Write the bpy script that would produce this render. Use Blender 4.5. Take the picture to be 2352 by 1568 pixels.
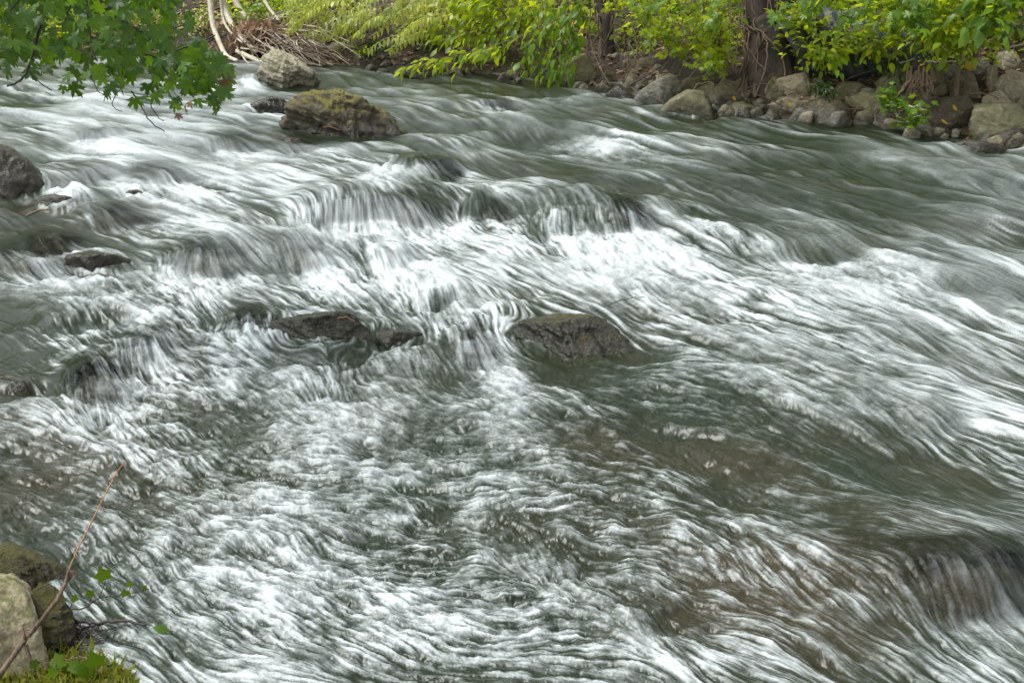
import bpy, math, time
import numpy as np
from mathutils import Vector, Matrix

T0 = time.time()
for o in list(bpy.data.objects):
    bpy.data.objects.remove(o)
scene = bpy.context.scene
COL = scene.collection

# ------------------------------------------------------------------ camera
LENS, PITCH, CAMH = 40.0, math.radians(22.0), 2.2
cam_data = bpy.data.cameras.new('camera')
cam_data.lens = LENS
cam_data.sensor_width = 36.0
cam_data.clip_start = 0.05
cam_data.clip_end = 600.0
cam_data.dof.use_dof = True
cam_data.dof.focus_distance = 6.5
cam_data.dof.aperture_fstop = 20.0
cam = bpy.data.objects.new('camera', cam_data)
cam.location = (0, 0, CAMH)
cam.rotation_euler = (math.pi / 2 - PITCH, 0, 0)
COL.objects.link(cam)
scene.camera = cam

# ------------------------------------------------------------------ sky and sun (bright hazy overcast, sun behind the far bank)
SUN_EL, SUN_AZ = math.radians(62), math.radians(-84)     # azimuth from +Y towards +X
world = bpy.data.worlds.new('World')
scene.world = world
world.use_nodes = True
wn = world.node_tree
wn.nodes.clear()
w_out = wn.nodes.new('ShaderNodeOutputWorld')
w_bg = wn.nodes.new('ShaderNodeBackground')
w_sky = wn.nodes.new('ShaderNodeTexSky')
w_sky.sky_type = 'NISHITA'
w_sky.sun_disc = False
w_sky.sun_elevation = SUN_EL
w_sky.sun_rotation = SUN_AZ
w_sky.dust_density = 1.0
w_hs = wn.nodes.new('ShaderNodeHueSaturation')
w_hs.inputs['Saturation'].default_value = 0.20
w_bg.inputs['Strength'].default_value = 0.15
wn.links.new(w_sky.outputs[0], w_hs.inputs['Color'])
wn.links.new(w_hs.outputs[0], w_bg.inputs[0])
wn.links.new(w_bg.outputs[0], w_out.inputs[0])

sun_data = bpy.data.lights.new('sun', 'SUN')
sun_data.energy = 2.3
sun_data.angle = math.radians(25)
sun_data.color = (1.0, 0.985, 0.955)
sun = bpy.data.objects.new('sun', sun_data)
sd = Vector((math.sin(SUN_AZ) * math.cos(SUN_EL), math.cos(SUN_AZ) * math.cos(SUN_EL), math.sin(SUN_EL)))
sun.rotation_euler = (-sd).to_track_quat('-Z', 'Y').to_euler()
sun.location = sd * 40
COL.objects.link(sun)

scene.view_settings.view_transform = 'Standard'
scene.view_settings.look = 'None'
scene.view_settings.exposure = 1.06
scene.view_settings.gamma = 1.0
scene.view_settings.use_curve_mapping = False
scene.render.engine = 'CYCLES'
scene.cycles.max_bounces = 6
scene.cycles.diffuse_bounces = 3
scene.cycles.glossy_bounces = 2
scene.cycles.transmission_bounces = 4
scene.cycles.transparent_max_bounces = 8
scene.cycles.use_denoising = True
scene.cycles.sample_clamp_indirect = 6.0

# ------------------------------------------------------------------ small maths kit
RS = np.random.RandomState(11)
FPX = LENS / 36.0 * 2352.0          # focal length in units of the 2352-wide layout sketch
CX, CY = 1176.0, 784.0
CAM = np.array([0.0, 0.0, CAMH])
FWD = np.array([0.0, math.cos(PITCH), -math.sin(PITCH)])
UPV = np.array([0.0, math.sin(PITCH), math.cos(PITCH)])
RGT = np.array([1.0, 0.0, 0.0])


def ray(px, py):
    v = FWD + RGT * ((px - CX) / FPX) - UPV * ((py - CY) / FPX)
    return v


def at(px, py, z=0.0):
    """Point of the place at height z that lies on that sight line."""
    v = ray(px, py)
    return CAM + v * ((z - CAMH) / v[2])


def atd(px, py, d):
    """Point at forward ground distance d."""
    v = ray(px, py)
    return CAM + v * (d / v[1])


NT = 1024
TILES = [RS.rand(NT, NT).astype(np.float32) - 0.5 for _ in range(4)]


def tnoise(x, y, k=0):
    t = TILES[k % 4]
    x = x + 517.3 * (k + 1)
    y = y + 291.7 * (k + 1)
    xf = np.floor(x)
    yf = np.floor(y)
    fx = (x - xf).astype(np.float32)
    fy = (y - yf).astype(np.float32)
    xi = xf.astype(np.int32) & (NT - 1)
    yi = yf.astype(np.int32) & (NT - 1)
    xj = (xi + 1) & (NT - 1)
    yj = (yi + 1) & (NT - 1)
    fx = fx * fx * (3 - 2 * fx)
    fy = fy * fy * (3 - 2 * fy)
    a = t[xi, yi]
    b = t[xj, yi]
    c = t[xi, yj]
    d = t[xj, yj]
    return (a + (b - a) * fx) * (1 - fy) + (c + (d - c) * fx) * fy


def fbm(x, y, octv=4, k=0, gain=0.5):
    s = 0
    a = 1.0
    for i in range(octv):
        s = s + a * tnoise(x * 2 ** i, y * 2 ** i, k + i)
        a *= gain
    return s


def n3(p, k=0):
    """cheap 3-D value noise from three planar ones"""
    return (tnoise(p[:, 0] + 3.1 * p[:, 2], p[:, 1] - 1.7 * p[:, 2], k)
            + tnoise(p[:, 1] + 2.3 * p[:, 0], p[:, 2] + 0.9 * p[:, 1], k + 1)
            + tnoise(p[:, 2] - 1.3 * p[:, 1], p[:, 0] + 0.6 * p[:, 2], k + 2)) * 0.7


def sstep(a, b, x):
    t = np.clip((x - a) / (b - a), 0, 1)
    return t * t * (3 - 2 * t)


# ------------------------------------------------------------------ object helpers
def link(o, parent=None):
    COL.objects.link(o)
    if parent is not None:
        o.parent = parent
    return o


def mesh_from(name, verts, faces, mat=None, smooth=True, attrs=None):
    """verts (n,3); faces: (m,3)/(m,4) int array or list of such arrays"""
    verts = np.asarray(verts, dtype=np.float32)
    if not isinstance(faces, list):
        faces = [faces]
    faces = [np.asarray(f, dtype=np.int32) for f in faces if len(f)]
    me = bpy.data.meshes.new(name)
    me.vertices.add(len(verts))
    me.vertices.foreach_set('co', verts.ravel())
    nl = sum(f.size for f in faces)
    nf = sum(len(f) for f in faces)
    me.loops.add(nl)
    me.polygons.add(nf)
    me.loops.foreach_set('vertex_index', np.concatenate([f.ravel() for f in faces]))
    tot = np.concatenate([np.full(len(f), f.shape[1], np.int32) for f in faces])
    st = np.concatenate([[0], np.cumsum(tot)[:-1]]).astype(np.int32)
    me.polygons.foreach_set('loop_start', st)
    me.polygons.foreach_set('loop_total', tot)
    if smooth:
        me.polygons.foreach_set('use_smooth', np.ones(nf, dtype=bool))
    me.update(calc_edges=True)
    if attrs:
        for k, v in attrs.items():
            a = me.attributes.new(k, 'FLOAT', 'POINT')
            a.data.foreach_set('value', np.asarray(v, dtype=np.float32))
    if mat is not None:
        me.materials.append(mat)
    return me


def obj(name, me, parent=None, loc=(0, 0, 0)):
    o = bpy.data.objects.new(name, me)
    o.location = loc
    return link(o, parent)


def empty(name, loc):
    o = bpy.data.objects.new(name, None)
    o.empty_display_size = 0.1
    o.location = loc
    return link(o)


def tag(o, label=None, cat=None, group=None, kind=None):
    if label:
        o['label'] = label
    if cat:
        o['category'] = cat
    if group:
        o['group'] = group
    if kind:
        o['kind'] = kind
    return o


# ------------------------------------------------------------------ materials
def new_mat(name):
    m = bpy.data.materials.new(name)
    m.use_nodes = True
    nt = m.node_tree
    nt.nodes.clear()
    return m, nt, nt.nodes.new('ShaderNodeOutputMaterial')


def N(nt, typ, **kw):
    n = nt.nodes.new(typ)
    for k, v in kw.items():
        setattr(n, k, v)
    return n


def ramp(nt, src, stops):
    r = N(nt, 'ShaderNodeValToRGB')
    e = r.color_ramp.elements
    while len(e) > 1:
        e.remove(e[-1])
    e[0].position = stops[0][0]
    e[0].color = (*stops[0][1], 1)
    for p, c in stops[1:]:
        x = e.new(p)
        x.color = (*c, 1)
    nt.links.new(src, r.inputs[0])
    return r.outputs[0]


def noise(nt, vec, scale, detail=5, rough=0.6, dist=0.0):
    n = N(nt, 'ShaderNodeTexNoise')
    n.inputs['Scale'].default_value = scale
    n.inputs['Detail'].default_value = detail
    n.inputs['Roughness'].default_value = rough
    n.inputs['Distortion'].default_value = dist
    if vec is not None:
        nt.links.new(vec, n.inputs['Vector'])
    return n.outputs['Fac']


def math_(nt, op, a, b=0.0, c=0.0, clamp=False):
    n = N(nt, 'ShaderNodeMath', operation=op, use_clamp=clamp)
    for i, v in enumerate((a, b, c)):
        if hasattr(v, 'is_output'):
            nt.links.new(v, n.inputs[i])
        else:
            n.inputs[i].default_value = v
    return n.outputs[0]


def mixc(nt, fac, a, b, blend='MIX'):
    n = N(nt, 'ShaderNodeMix', data_type='RGBA', blend_type=blend)
    for i, v in ((0, fac), (6, a), (7, b)):
        if hasattr(v, 'is_output'):
            nt.links.new(v, n.inputs[i])
        elif i == 0:
            n.inputs[0].default_value = v
        else:
            n.inputs[i].default_value = (*v, 1)
    return n.outputs[2]


def maprange(nt, v, a, b, c=0.0, d=1.0):
    n = N(nt, 'ShaderNodeMapRange')
    nt.links.new(v, n.inputs[0])
    for i, x in enumerate((a, b, c, d)):
        n.inputs[i + 1].default_value = x
    return n.outputs[0]


def mat_rock(name, dark, light, moss=0.3, lichen=0.2, wet=0.10, wetmin=0.0, scale=1.0, mosscol=(0.085, 0.10, 0.018), bump=0.9):
    """dry stone with lichen and moss; wet and darker up to the splash height"""
    m, nt, out = new_mat(name)
    tc = N(nt, 'ShaderNodeTexCoord').outputs['Object']
    geo = N(nt, 'ShaderNodeNewGeometry')
    oi = N(nt, 'ShaderNodeObjectInfo').outputs['Random']
    sh = N(nt, 'ShaderNodeVectorMath', operation='ADD')
    nt.links.new(tc, sh.inputs[0])
    cmb = N(nt, 'ShaderNodeCombineXYZ')
    r10 = math_(nt, 'MULTIPLY', oi, 37.0)
    for i in range(3):
        nt.links.new(r10, cmb.inputs[i])
    nt.links.new(cmb.outputs[0], sh.inputs[1])
    vec = sh.outputs[0]
    n1 = noise(nt, vec, 7 * scale, 7, 0.65, 0.6)
    n2 = noise(nt, vec, 30 * scale, 6, 0.7)
    n3_ = noise(nt, vec, 110 * scale, 3, 0.6)
    f = math_(nt, 'ADD', math_(nt, 'MULTIPLY', n1, 0.55), math_(nt, 'MULTIPLY', n2, 0.45))
    mid = tuple((a + b) * 0.5 for a, b in zip(dark, light))
    col = ramp(nt, f, [(0.32, dark), (0.5, mid), (0.68, light)])
    # speckle
    col = mixc(nt, math_(nt, 'MULTIPLY', maprange(nt, n3_, 0.52, 0.7), 0.45), col, tuple(c * 0.45 for c in dark))
    col = mixc(nt, math_(nt, 'MULTIPLY', maprange(nt, n1, 0.50, 0.60), 0.55), col, tuple(c * 0.6 for c in dark))
    # value shift per stone
    hv = N(nt, 'ShaderNodeHueSaturation')
    nt.links.new(maprange(nt, oi, 0, 1, 0.6, 1.1), hv.inputs['Value'])
    nt.links.new(col, hv.inputs['Color'])
    col = hv.outputs[0]
    nl = noise(nt, vec, 14 * scale, 5, 0.6, 1.0)
    col = mixc(nt, math_(nt, 'MULTIPLY', maprange(nt, nl, 0.56, 0.66), lichen), col, (0.36, 0.36, 0.27))
    sep = N(nt, 'ShaderNodeSeparateXYZ')
    nt.links.new(geo.outputs['Normal'], sep.inputs[0])
    nm = noise(nt, vec, 9 * scale, 6, 0.7, 0.4)
    mo = math_(nt, 'ADD', math_(nt, 'MULTIPLY', sep.outputs[2], 0.30), nm)
    mo = maprange(nt, mo, 0.95 - 0.5 * moss, 1.08 - 0.5 * moss)
    mc = mixc(nt, n2, tuple(c * 0.5 for c in mosscol), tuple(c * 1.5 for c in mosscol))
    col = mixc(nt, math_(nt, 'MULTIPLY', mo, 0.9), col, mc)
    sp = N(nt, 'ShaderNodeSeparateXYZ')
    nt.links.new(geo.outputs['Position'], sp.inputs[0])
    wz = math_(nt, 'ADD', sp.outputs[2], math_(nt, 'MULTIPLY', math_(nt, 'SUBTRACT', nm, 0.5), -0.22))
    wt = maprange(nt, wz, wet + 0.03, wet - 0.03, wetmin, 1.0)
    col = mixc(nt, math_(nt, 'MULTIPLY', wt, 0.72), col, mixc(nt, 1.0, col, (0.30, 0.29, 0.25), 'MULTIPLY'))
    bs = N(nt, 'ShaderNodeBsdfPrincipled')
    nt.links.new(col, bs.inputs['Base Color'])
    nt.links.new(maprange(nt, wt, 0, 1, 0.88, 0.22), bs.inputs['Roughness'])
    bp = N(nt, 'ShaderNodeBump')
    bp.inputs['Strength'].default_value = bump
    bp.inputs['Distance'].default_value = 0.03
    hsum = math_(nt, 'ADD', math_(nt, 'MULTIPLY', n1, 0.9), math_(nt, 'ADD', math_(nt, 'MULTIPLY', n2, 0.5), math_(nt, 'MULTIPLY', math_(nt, 'MULTIPLY', mo, n3_), 0.5)))
    nt.links.new(hsum, bp.inputs['Height'])
    nt.links.new(bp.outputs[0], bs.inputs['Normal'])
    nt.links.new(bs.outputs[0], out.inputs[0])
    return m


def mat_leaf(name, cols, trans, gloss=0.35, tr=0.45):
    """leaf blade: diffuse + light passing through; colour varies from leaf to leaf"""
    m, nt, out = new_mat(name)
    at_ = N(nt, 'ShaderNodeAttribute', attribute_name='tint').outputs['Fac']
    oi = N(nt, 'ShaderNodeObjectInfo').outputs['Random']
    tc = N(nt, 'ShaderNodeTexCoord').outputs['Object']
    t = math_(nt, 'FRACT', math_(nt, 'ADD', at_, oi))
    k = len(cols)
    col = ramp(nt, t, [(i / (k - 1), c) for i, c in enumerate(cols)])
    nz = noise(nt, tc, 60, 3, 0.6)
    col = mixc(nt, maprange(nt, nz, 0.35, 0.75, 0.0, 0.45), col, tuple(c * 0.5 for c in cols[0]))
    tcol = mixc(nt, 0.5, col, trans)
    bs = N(nt, 'ShaderNodeBsdfPrincipled')
    nt.links.new(col, bs.inputs['Base Color'])
    bs.inputs['Roughness'].default_value = gloss
    bs.inputs['Specular IOR Level'].default_value = 0.3
    ts = N(nt, 'ShaderNodeBsdfTranslucent')
    nt.links.new(tcol, ts.inputs[0])
    mx = N(nt, 'ShaderNodeMixShader')
    mx.inputs[0].default_value = tr
    nt.links.new(bs.outputs[0], mx.inputs[1])
    nt.links.new(ts.outputs[0], mx.inputs[2])
    nt.links.new(mx.outputs[0], out.inputs[0])
    return m


def mat_bark(name, dark, light, scale=1.0, rough=0.85):
    m, nt, out = new_mat(name)
    tc = N(nt, 'ShaderNodeTexCoord').outputs['Object']
    mp = N(nt, 'ShaderNodeMapping')
    mp.inputs['Scale'].default_value = (1, 1, 0.25)
    nt.links.new(tc, mp.inputs[0])
    n1 = noise(nt, mp.outputs[0], 40 * scale, 6, 0.65, 0.5)
    n2 = noise(nt, tc, 6 * scale, 4, 0.6)
    f = math_(nt, 'ADD', math_(nt, 'MULTIPLY', n1, 0.65), math_(nt, 'MULTIPLY', n2, 0.35))
    col = ramp(nt, f, [(0.36, dark), (0.62, light)])
    bs = N(nt, 'ShaderNodeBsdfPrincipled')
    nt.links.new(col, bs.inputs['Base Color'])
    bs.inputs['Roughness'].default_value = rough
    bp = N(nt, 'ShaderNodeBump')
    bp.inputs['Strength'].default_value = 0.7
    bp.inputs['Distance'].default_value = 0.01
    nt.links.new(n1, bp.inputs['Height'])
    nt.links.new(bp.outputs[0], bs.inputs['Normal'])
    nt.links.new(bs.outputs[0], out.inputs[0])
    return m


M = {}
M['rock_bank'] = mat_rock('bank_stone', (0.05, 0.043, 0.022), (0.26, 0.22, 0.12), moss=0.34, lichen=0.35, wet=0.07)
M['rock_tan'] = mat_rock('tan_stone', (0.12, 0.10, 0.06), (0.36, 0.31, 0.20), moss=0.16, lichen=0.4, wet=0.06)
M['rock_pale'] = mat_rock('pale_stone', (0.17, 0.15, 0.09), (0.52, 0.48, 0.33), moss=0.25, lichen=0.6, wet=0.12)
M['rock_olive'] = mat_rock('olive_stone', (0.085, 0.08, 0.038), (0.29, 0.27, 0.14), moss=0.22, lichen=0.3, wet=0.06, bump=0.6)
M['rock_grey'] = mat_rock('grey_stone', (0.09, 0.085, 0.062), (0.33, 0.315, 0.24), moss=0.14, lichen=0.35, wet=0.10)
M['rock_dark'] = mat_rock('dark_stone', (0.025, 0.021, 0.011), (0.14, 0.118, 0.065), moss=0.38, lichen=0.15, wet=0.08)
M['rock_moss'] = mat_rock('mossy_stone', (0.045, 0.037, 0.02), (0.19, 0.155, 0.09), moss=0.56, lichen=0.12, wet=0.06, mosscol=(0.15, 0.135, 0.018), bump=1.0)
M['rock_slab'] = mat_rock('slab_stone', (0.012, 0.012, 0.007), (0.10, 0.092, 0.048), moss=0.42, lichen=0.12, wet=0.16, mosscol=(0.11, 0.10, 0.016), bump=1.0)
M['rock_wet'] = mat_rock('wet_stone', (0.035, 0.03, 0.02), (0.13, 0.11, 0.07), moss=0.3, lichen=0.0, wet=0.9, wetmin=0.6)
M['rock_brown'] = mat_rock('brown_wet_stone', (0.028, 0.022, 0.011), (0.11, 0.083, 0.042), moss=0.2, lichen=0.0, wet=0.9, wetmin=0.6)
M['rock_near'] = mat_rock('pale_near_stone', (0.11, 0.09, 0.045), (0.46, 0.41, 0.26), moss=0.5, lichen=0.5, wet=0.02, scale=2.0, bump=0.5)
M['rock_nearmoss'] = mat_rock('dark_mossy_near_stone', (0.03, 0.024, 0.014), (0.12, 0.10, 0.06), moss=0.75, lichen=0.05, wet=0.05, scale=2.2, mosscol=(0.085, 0.08, 0.014), bump=1.0)

M['leaf_maple'] = mat_leaf('maple_leaf', [(0.025, 0.065, 0.012), (0.035, 0.085, 0.012), (0.09, 0.18, 0.012), (0.028, 0.07, 0.03)], (0.26, 0.46, 0.01), 0.42, 0.42)
M['leaf_yellow'] = mat_leaf('yellowgreen_leaf', [(0.05, 0.12, 0.012), (0.20, 0.33, 0.010), (0.45, 0.51, 0.010), (0.09, 0.20, 0.012), (0.30, 0.40, 0.015), (0.035, 0.08, 0.015)], (0.88, 0.94, 0.02), 0.35, 0.58)
M['leaf_pinnate'] = mat_leaf('pinnate_leaflet', [(0.20, 0.27, 0.05), (0.33, 0.39, 0.08), (0.44, 0.45, 0.05), (0.28, 0.34, 0.12)], (0.75, 0.80, 0.06), 0.3, 0.42)
M['leaf_green'] = mat_leaf('green_leaf', [(0.045, 0.11, 0.012), (0.09, 0.19, 0.014), (0.17, 0.28, 0.015), (0.07, 0.14, 0.04)], (0.48, 0.62, 0.02), 0.33, 0.45)
M['leaf_dark'] = mat_leaf('dark_ground_leaf', [(0.02, 0.045, 0.01), (0.035, 0.075, 0.012), (0.05, 0.09, 0.02)], (0.12, 0.2, 0.01), 0.3, 0.3)
M['leaf_gold'] = mat_leaf('golden_leaf', [(0.42, 0.27, 0.02), (0.55, 0.38, 0.03)], (0.6, 0.45, 0.03), 0.5, 0.35)
M['leaf_brown'] = mat_leaf('dead_leaf', [(0.16, 0.09, 0.05), (0.32, 0.20, 0.12), (0.46, 0.32, 0.22), (0.09, 0.05, 0.03)], (0.35, 0.22, 0.12), 0.7, 0.2)
M['leaf_ivy'] = mat_leaf('ivy_leaf', [(0.07, 0.14, 0.012), (0.11, 0.19, 0.014)], (0.25, 0.36, 0.01), 0.3, 0.35)
M['grass'] = mat_leaf('moss_grass', [(0.10, 0.14, 0.012), (0.20, 0.23, 0.02), (0.28, 0.25, 0.06), (0.13, 0.11, 0.03)], (0.4, 0.45, 0.04), 0.5, 0.4)
M['bark_dark'] = mat_bark('dark_bark', (0.012, 0.009, 0.006), (0.055, 0.04, 0.027), 0.6)
M['twig'] = mat_bark('brown_twig', (0.05, 0.035, 0.022), (0.19, 0.13, 0.085), 2)
M['twig_dark'] = mat_bark('black_twig', (0.018, 0.013, 0.012), (0.06, 0.045, 0.04), 2, 0.6)
M['wood_pale'] = mat_bark('bleached_wood', (0.26, 0.22, 0.15), (0.60, 0.55, 0.42), 1)
M['wood_grey'] = mat_bark('grey_driftwood', (0.14, 0.11, 0.075), (0.40, 0.33, 0.24), 1.5)
M['cane'] = mat_bark('orange_cane', (0.20, 0.08, 0.03), (0.40, 0.19, 0.06), 2, 0.5)
# ------------------------------------------------------------------ ground: riverbed, near bank, far bank and hillside in one sheet
FARPX = [(-900, 96), (-200, 112), (200, 118), (440, 128), (600, 140), (760, 152), (900, 163), (1050, 170), (1250, 186), (1400, 203),
         (1500, 224), (1620, 247), (1800, 268), (2000, 288), (2150, 308), (2352, 330), (2700, 372), (3300, 450)]
FAR = np.array([at(*p)[:2] for p in FARPX])
FAR = np.vstack([FAR, [[12.0, 2.5], [22.0, -6.0]]])
FAR = np.vstack([[[-40.0, 21.0]], FAR])
NEAR = np.vstack([[[-40, 12.0], [-9, 8.6], [-5.2, 6.6], [-3.4, 5.2]], np.array([at(*p)[:2] for p in [(-420, 1060), (-120, 1255), (40, 1400), (130, 1490), (255, 1560), (430, 1650)]]), [[0.3, 1.95], [2.0, 1.2], [5, -1.0], [14, -9.0]]])


def sdist(P, poly, sign):
    """signed distance of points to an open polyline (positive on the left of its direction * sign)"""
    best = np.full(len(P), 1e9)
    sg = np.ones(len(P))
    for a, b in zip(poly[:-1], poly[1:]):
        d = b - a
        L2 = (d ** 2).sum()
        t = np.clip(((P - a) @ d) / L2, 0, 1)
        q = a + t[:, None] * d
        r = np.hypot(*(P - q).T)
        s = np.sign(d[0] * (P[:, 1] - a[1]) - d[1] * (P[:, 0] - a[0]))
        m = r < best
        best[m] = r[m]
        sg[m] = s[m]
    return best * sg * sign


def far_t(x, y):
    return sdist(np.stack([x, y], 1), FAR, 1)


def ground_z(x, y):
    x = np.atleast_1d(np.asarray(x, float))
    y = np.atleast_1d(np.asarray(y, float))
    t = far_t(x, y)
    n = sdist(np.stack([x, y], 1), NEAR, -1)
    right = sstep(0.2, 2.2, x)              # stone revetment on the right, low brushy bar on the left
    steep = 0.42 + 0.22 * right
    t = t - 0.2
    zf = np.where(t < 0, t * 0.6, np.where(t < 1.5, t * steep, 1.5 * steep + (t - 1.5) * 0.17))
    zf = zf + (fbm(x * 1.1, y * 1.1, 4, 1) * 0.22) * sstep(0.0, 1.0, t)
    zf = zf + np.where(t > 14, (t - 14) * 0.12, 0)
    zn = np.where(n < 0, n * 0.55, np.where(n < 0.8, n * 0.32, 0.256 + (n - 0.8) * 0.1))
    zn = zn + fbm(x * 2.5, y * 2.5, 3, 2) * 0.07 * sstep(0.0, 0.5, n)
    z = np.maximum(np.maximum(zf, zn), -0.42)
    z = z + fbm(x * 3.0, y * 3.0, 3, 3) * 0.06
    return z


def hit(px, py):
    """where that sight line meets the ground or the water"""
    v = ray(px, py)
    ts = np.linspace(2.0, 45.0, 1500) / v[1]
    P = CAM + ts[:, None] * v
    g = np.maximum(ground_z(P[:, 0], P[:, 1]), 0.0)
    i = np.argmax(P[:, 2] <= g)
    return P[i] if P[i, 2] <= g[i] else P[-1]


def axis(vals):
    return np.unique(np.concatenate(vals))


gx = axis([np.linspace(-120, -12, 22), np.linspace(-12, 12, 161), np.linspace(12, 120, 22)])
gy = axis([np.linspace(-40, -4, 10), np.linspace(-4, 9, 80), np.linspace(9, 22, 131), np.linspace(22, 180, 30)])
GX, GY = np.meshgrid(gx, gy)
gz = ground_z(GX.ravel(), GY.ravel())
nx, ny = len(gx), len(gy)
idx = np.arange(nx * ny).reshape(ny, nx)
gf = np.stack([idx[:-1, :-1].ravel(), idx[:-1, 1:].ravel(), idx[1:, 1:].ravel(), idx[1:, :-1].ravel()], 1)
m, nt, out = new_mat('earth')
tc = N(nt, 'ShaderNodeTexCoord').outputs['Object']
e1 = noise(nt, tc, 2.2, 6, 0.65)
e2 = noise(nt, tc, 28, 6, 0.7)
f = math_(nt, 'ADD', math_(nt, 'MULTIPLY', e1, 0.5), math_(nt, 'MULTIPLY', e2, 0.5))
col = ramp(nt, f, [(0.35, (0.012, 0.010, 0.006)), (0.5, (0.034, 0.026, 0.015)), (0.70, (0.11, 0.082, 0.052))])
bs = N(nt, 'ShaderNodeBsdfPrincipled')
nt.links.new(col, bs.inputs['Base Color'])
bs.inputs['Roughness'].default_value = 0.95
bp = N(nt, 'ShaderNodeBump')
bp.inputs['Strength'].default_value = 0.9
bp.inputs['Distance'].default_value = 0.04
nt.links.new(e2, bp.inputs['Height'])
nt.links.new(bp.outputs[0], bs.inputs['Normal'])
nt.links.new(bs.outputs[0], out.inputs[0])
ground = tag(obj('ground', mesh_from('ground', np.stack([GX.ravel(), GY.ravel(), gz], 1), gf, m)), kind='structure')

# ------------------------------------------------------------------ rocks
def ico(sub):
    import bmesh
    bm = bmesh.new()
    bmesh.ops.create_icosphere(bm, subdivisions=sub, radius=1.0)
    v = np.array([x.co[:] for x in bm.verts])
    f = np.array([[x.index for x in p.verts] for p in bm.faces], dtype=np.int32)
    bm.free()
    return v, f


ICO = {s: ico(s) for s in (2, 3, 4, 5, 6)}
ROCKS = []          # (x, y, radius) of stones that part the current


def ellipse_poly(cx, cy, w, h, rot, rng, n=9, sq=2.6, jit=0.10):
    a = np.sort((np.arange(n) + rng.uniform(-0.3, 0.3, n)) / n * 2 * math.pi)
    c, s = np.cos(a), np.sin(a)
    k = (np.abs(c) ** sq + np.abs(s) ** sq) ** (-1 / sq)
    k = k * (1 + rng.uniform(-jit, jit, n))
    x, y = k * c * w / 2, k * s * h / 2
    r = math.radians(rot)
    return np.stack([cx + x * math.cos(r) - y * math.sin(r), cy + x * math.sin(r) + y * math.cos(r)], 1)


def rock(name, label, poly, mat, depth=0.8, sharp=14, rough=0.05, seed=1, sub=4, sink=0.15, flat=0.0, topz=None, toptilt=(0, 0), fr=5, base=None, group=None, flow=True, lumps=0.5, cat='rock'):
    """A stone with that outline when seen from the bank, with real depth: half-spaces through the outline, a front, a back
    and a tilted top, softened, then roughened."""
    rng = np.random.RandomState(seed)
    poly = np.asarray(poly, float)
    c2 = poly.mean(0)
    ang = np.arctan2(poly[:, 1] - c2[1], poly[:, 0] - c2[0])
    poly = poly[np.argsort(ang)]
    bot = poly[:, 1].max()
    P0 = hit(c2[0], bot) if base is None else np.asarray(base, float)
    dist = (P0 - CAM) @ FWD
    W = [CAM + ray(x, y) * dist for x, y in poly]
    wid = (poly[:, 0].max() - poly[:, 0].min()) / FPX * dist
    hei = (bot - poly[:, 1].min()) / FPX * dist
    dep = depth * 0.5 * (wid + hei) if depth < 5 else depth
    vdir = ray(*c2)
    vdir = vdir / np.linalg.norm(vdir)
    ctr = CAM + ray(*c2) * dist + vdir * dep * 0.42
    pl = []
    n = len(W)
    for i in range(n):
        a, b = W[i], W[(i + 1) % n]
        nn = np.cross(b - a, vdir)
        nn /= np.linalg.norm(nn)
        mid = (a + b) / 2
        if nn @ (mid - ctr) < 0:
            nn = -nn
        d = nn @ (mid - ctr)
        if nn[2] < -0.35:
            d += sink            # carry on below the water or into the bank
        # lean the sides a little so that the stone narrows to the front
        nn = nn - vdir * rng.uniform(0.0, 0.22) * (nn[2] > -0.35)
        nn /= np.linalg.norm(nn)
        pl.append((nn, max(d, 0.02)))
    for k in range(fr):
        nn = -vdir + RGT * rng.uniform(-0.7, 0.7) + np.array([0, 0, 1.0]) * rng.uniform(-0.25, 0.8)
        nn /= np.linalg.norm(nn)
        pl.append((nn, dep * rng.uniform(0.40, 0.52)))
    for k in range(4):
        nn = vdir + RGT * rng.uniform(-0.8, 0.8) + np.array([0, 0, 1.0]) * rng.uniform(0.0, 0.8)
        nn /= np.linalg.norm(nn)
        pl.append((nn, dep * rng.uniform(0.42, 0.58)))
    if flat > 0:
        nn = np.array([rng.uniform(-0.08, 0.08), rng.uniform(-0.08, 0.03), 1.0])
        nn /= np.linalg.norm(nn)
        top = max(w[2] for w in W)
        pl.append((nn, max(0.02, (top - ctr[2]) * flat)))
    if topz is not None:
        nn = np.array([toptilt[0], toptilt[1], 1.0])
        nn /= np.linalg.norm(nn)
        q0 = np.array([ctr[0], P0[1] + 0.05, P0[2] + topz])
        pl.append((nn, max(0.02, nn @ (q0 - ctr))))
    dirs, faces = ICO[sub]
    s = np.zeros(len(dirs))
    for nn, d in pl:
        s += (np.maximum(dirs @ nn, 0) / d) ** (sharp * 1.8)
    r = s ** (-1.0 / (sharp * 1.8))
    v = dirs * r[:, None]
    size = 0.5 * (wid + hei)
    q = v / size
    rel = (n3(q * 2.2 + seed * 3.3, seed) * 1.0 * lumps + n3(q * 5.5 + seed, seed + 1) * 0.6
           + (np.abs(n3(q * 9 + seed * 2, seed + 2)) - 0.2) * 0.5 + n3(q * 20 + seed, seed + 3) * 0.28)
    v = v * (1 + rough * 2.6 * rel)[:, None]
    o = obj(name, mesh_from(name, v, faces, mat), loc=ctr)
    tag(o, label, cat, group)
    if flow and P0[2] < 0.03:
        ROCKS.append((P0[0] + vdir[0] * dep * .35, P0[1] + vdir[1] * dep * .35, 0.5 * wid))
    return o


def z4(pts, ox):           # sketch coordinates read off a quarter-width enlargement
    return [(ox + 0.25 * x, 0.25 * y) for x, y in pts]


RK = M
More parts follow.
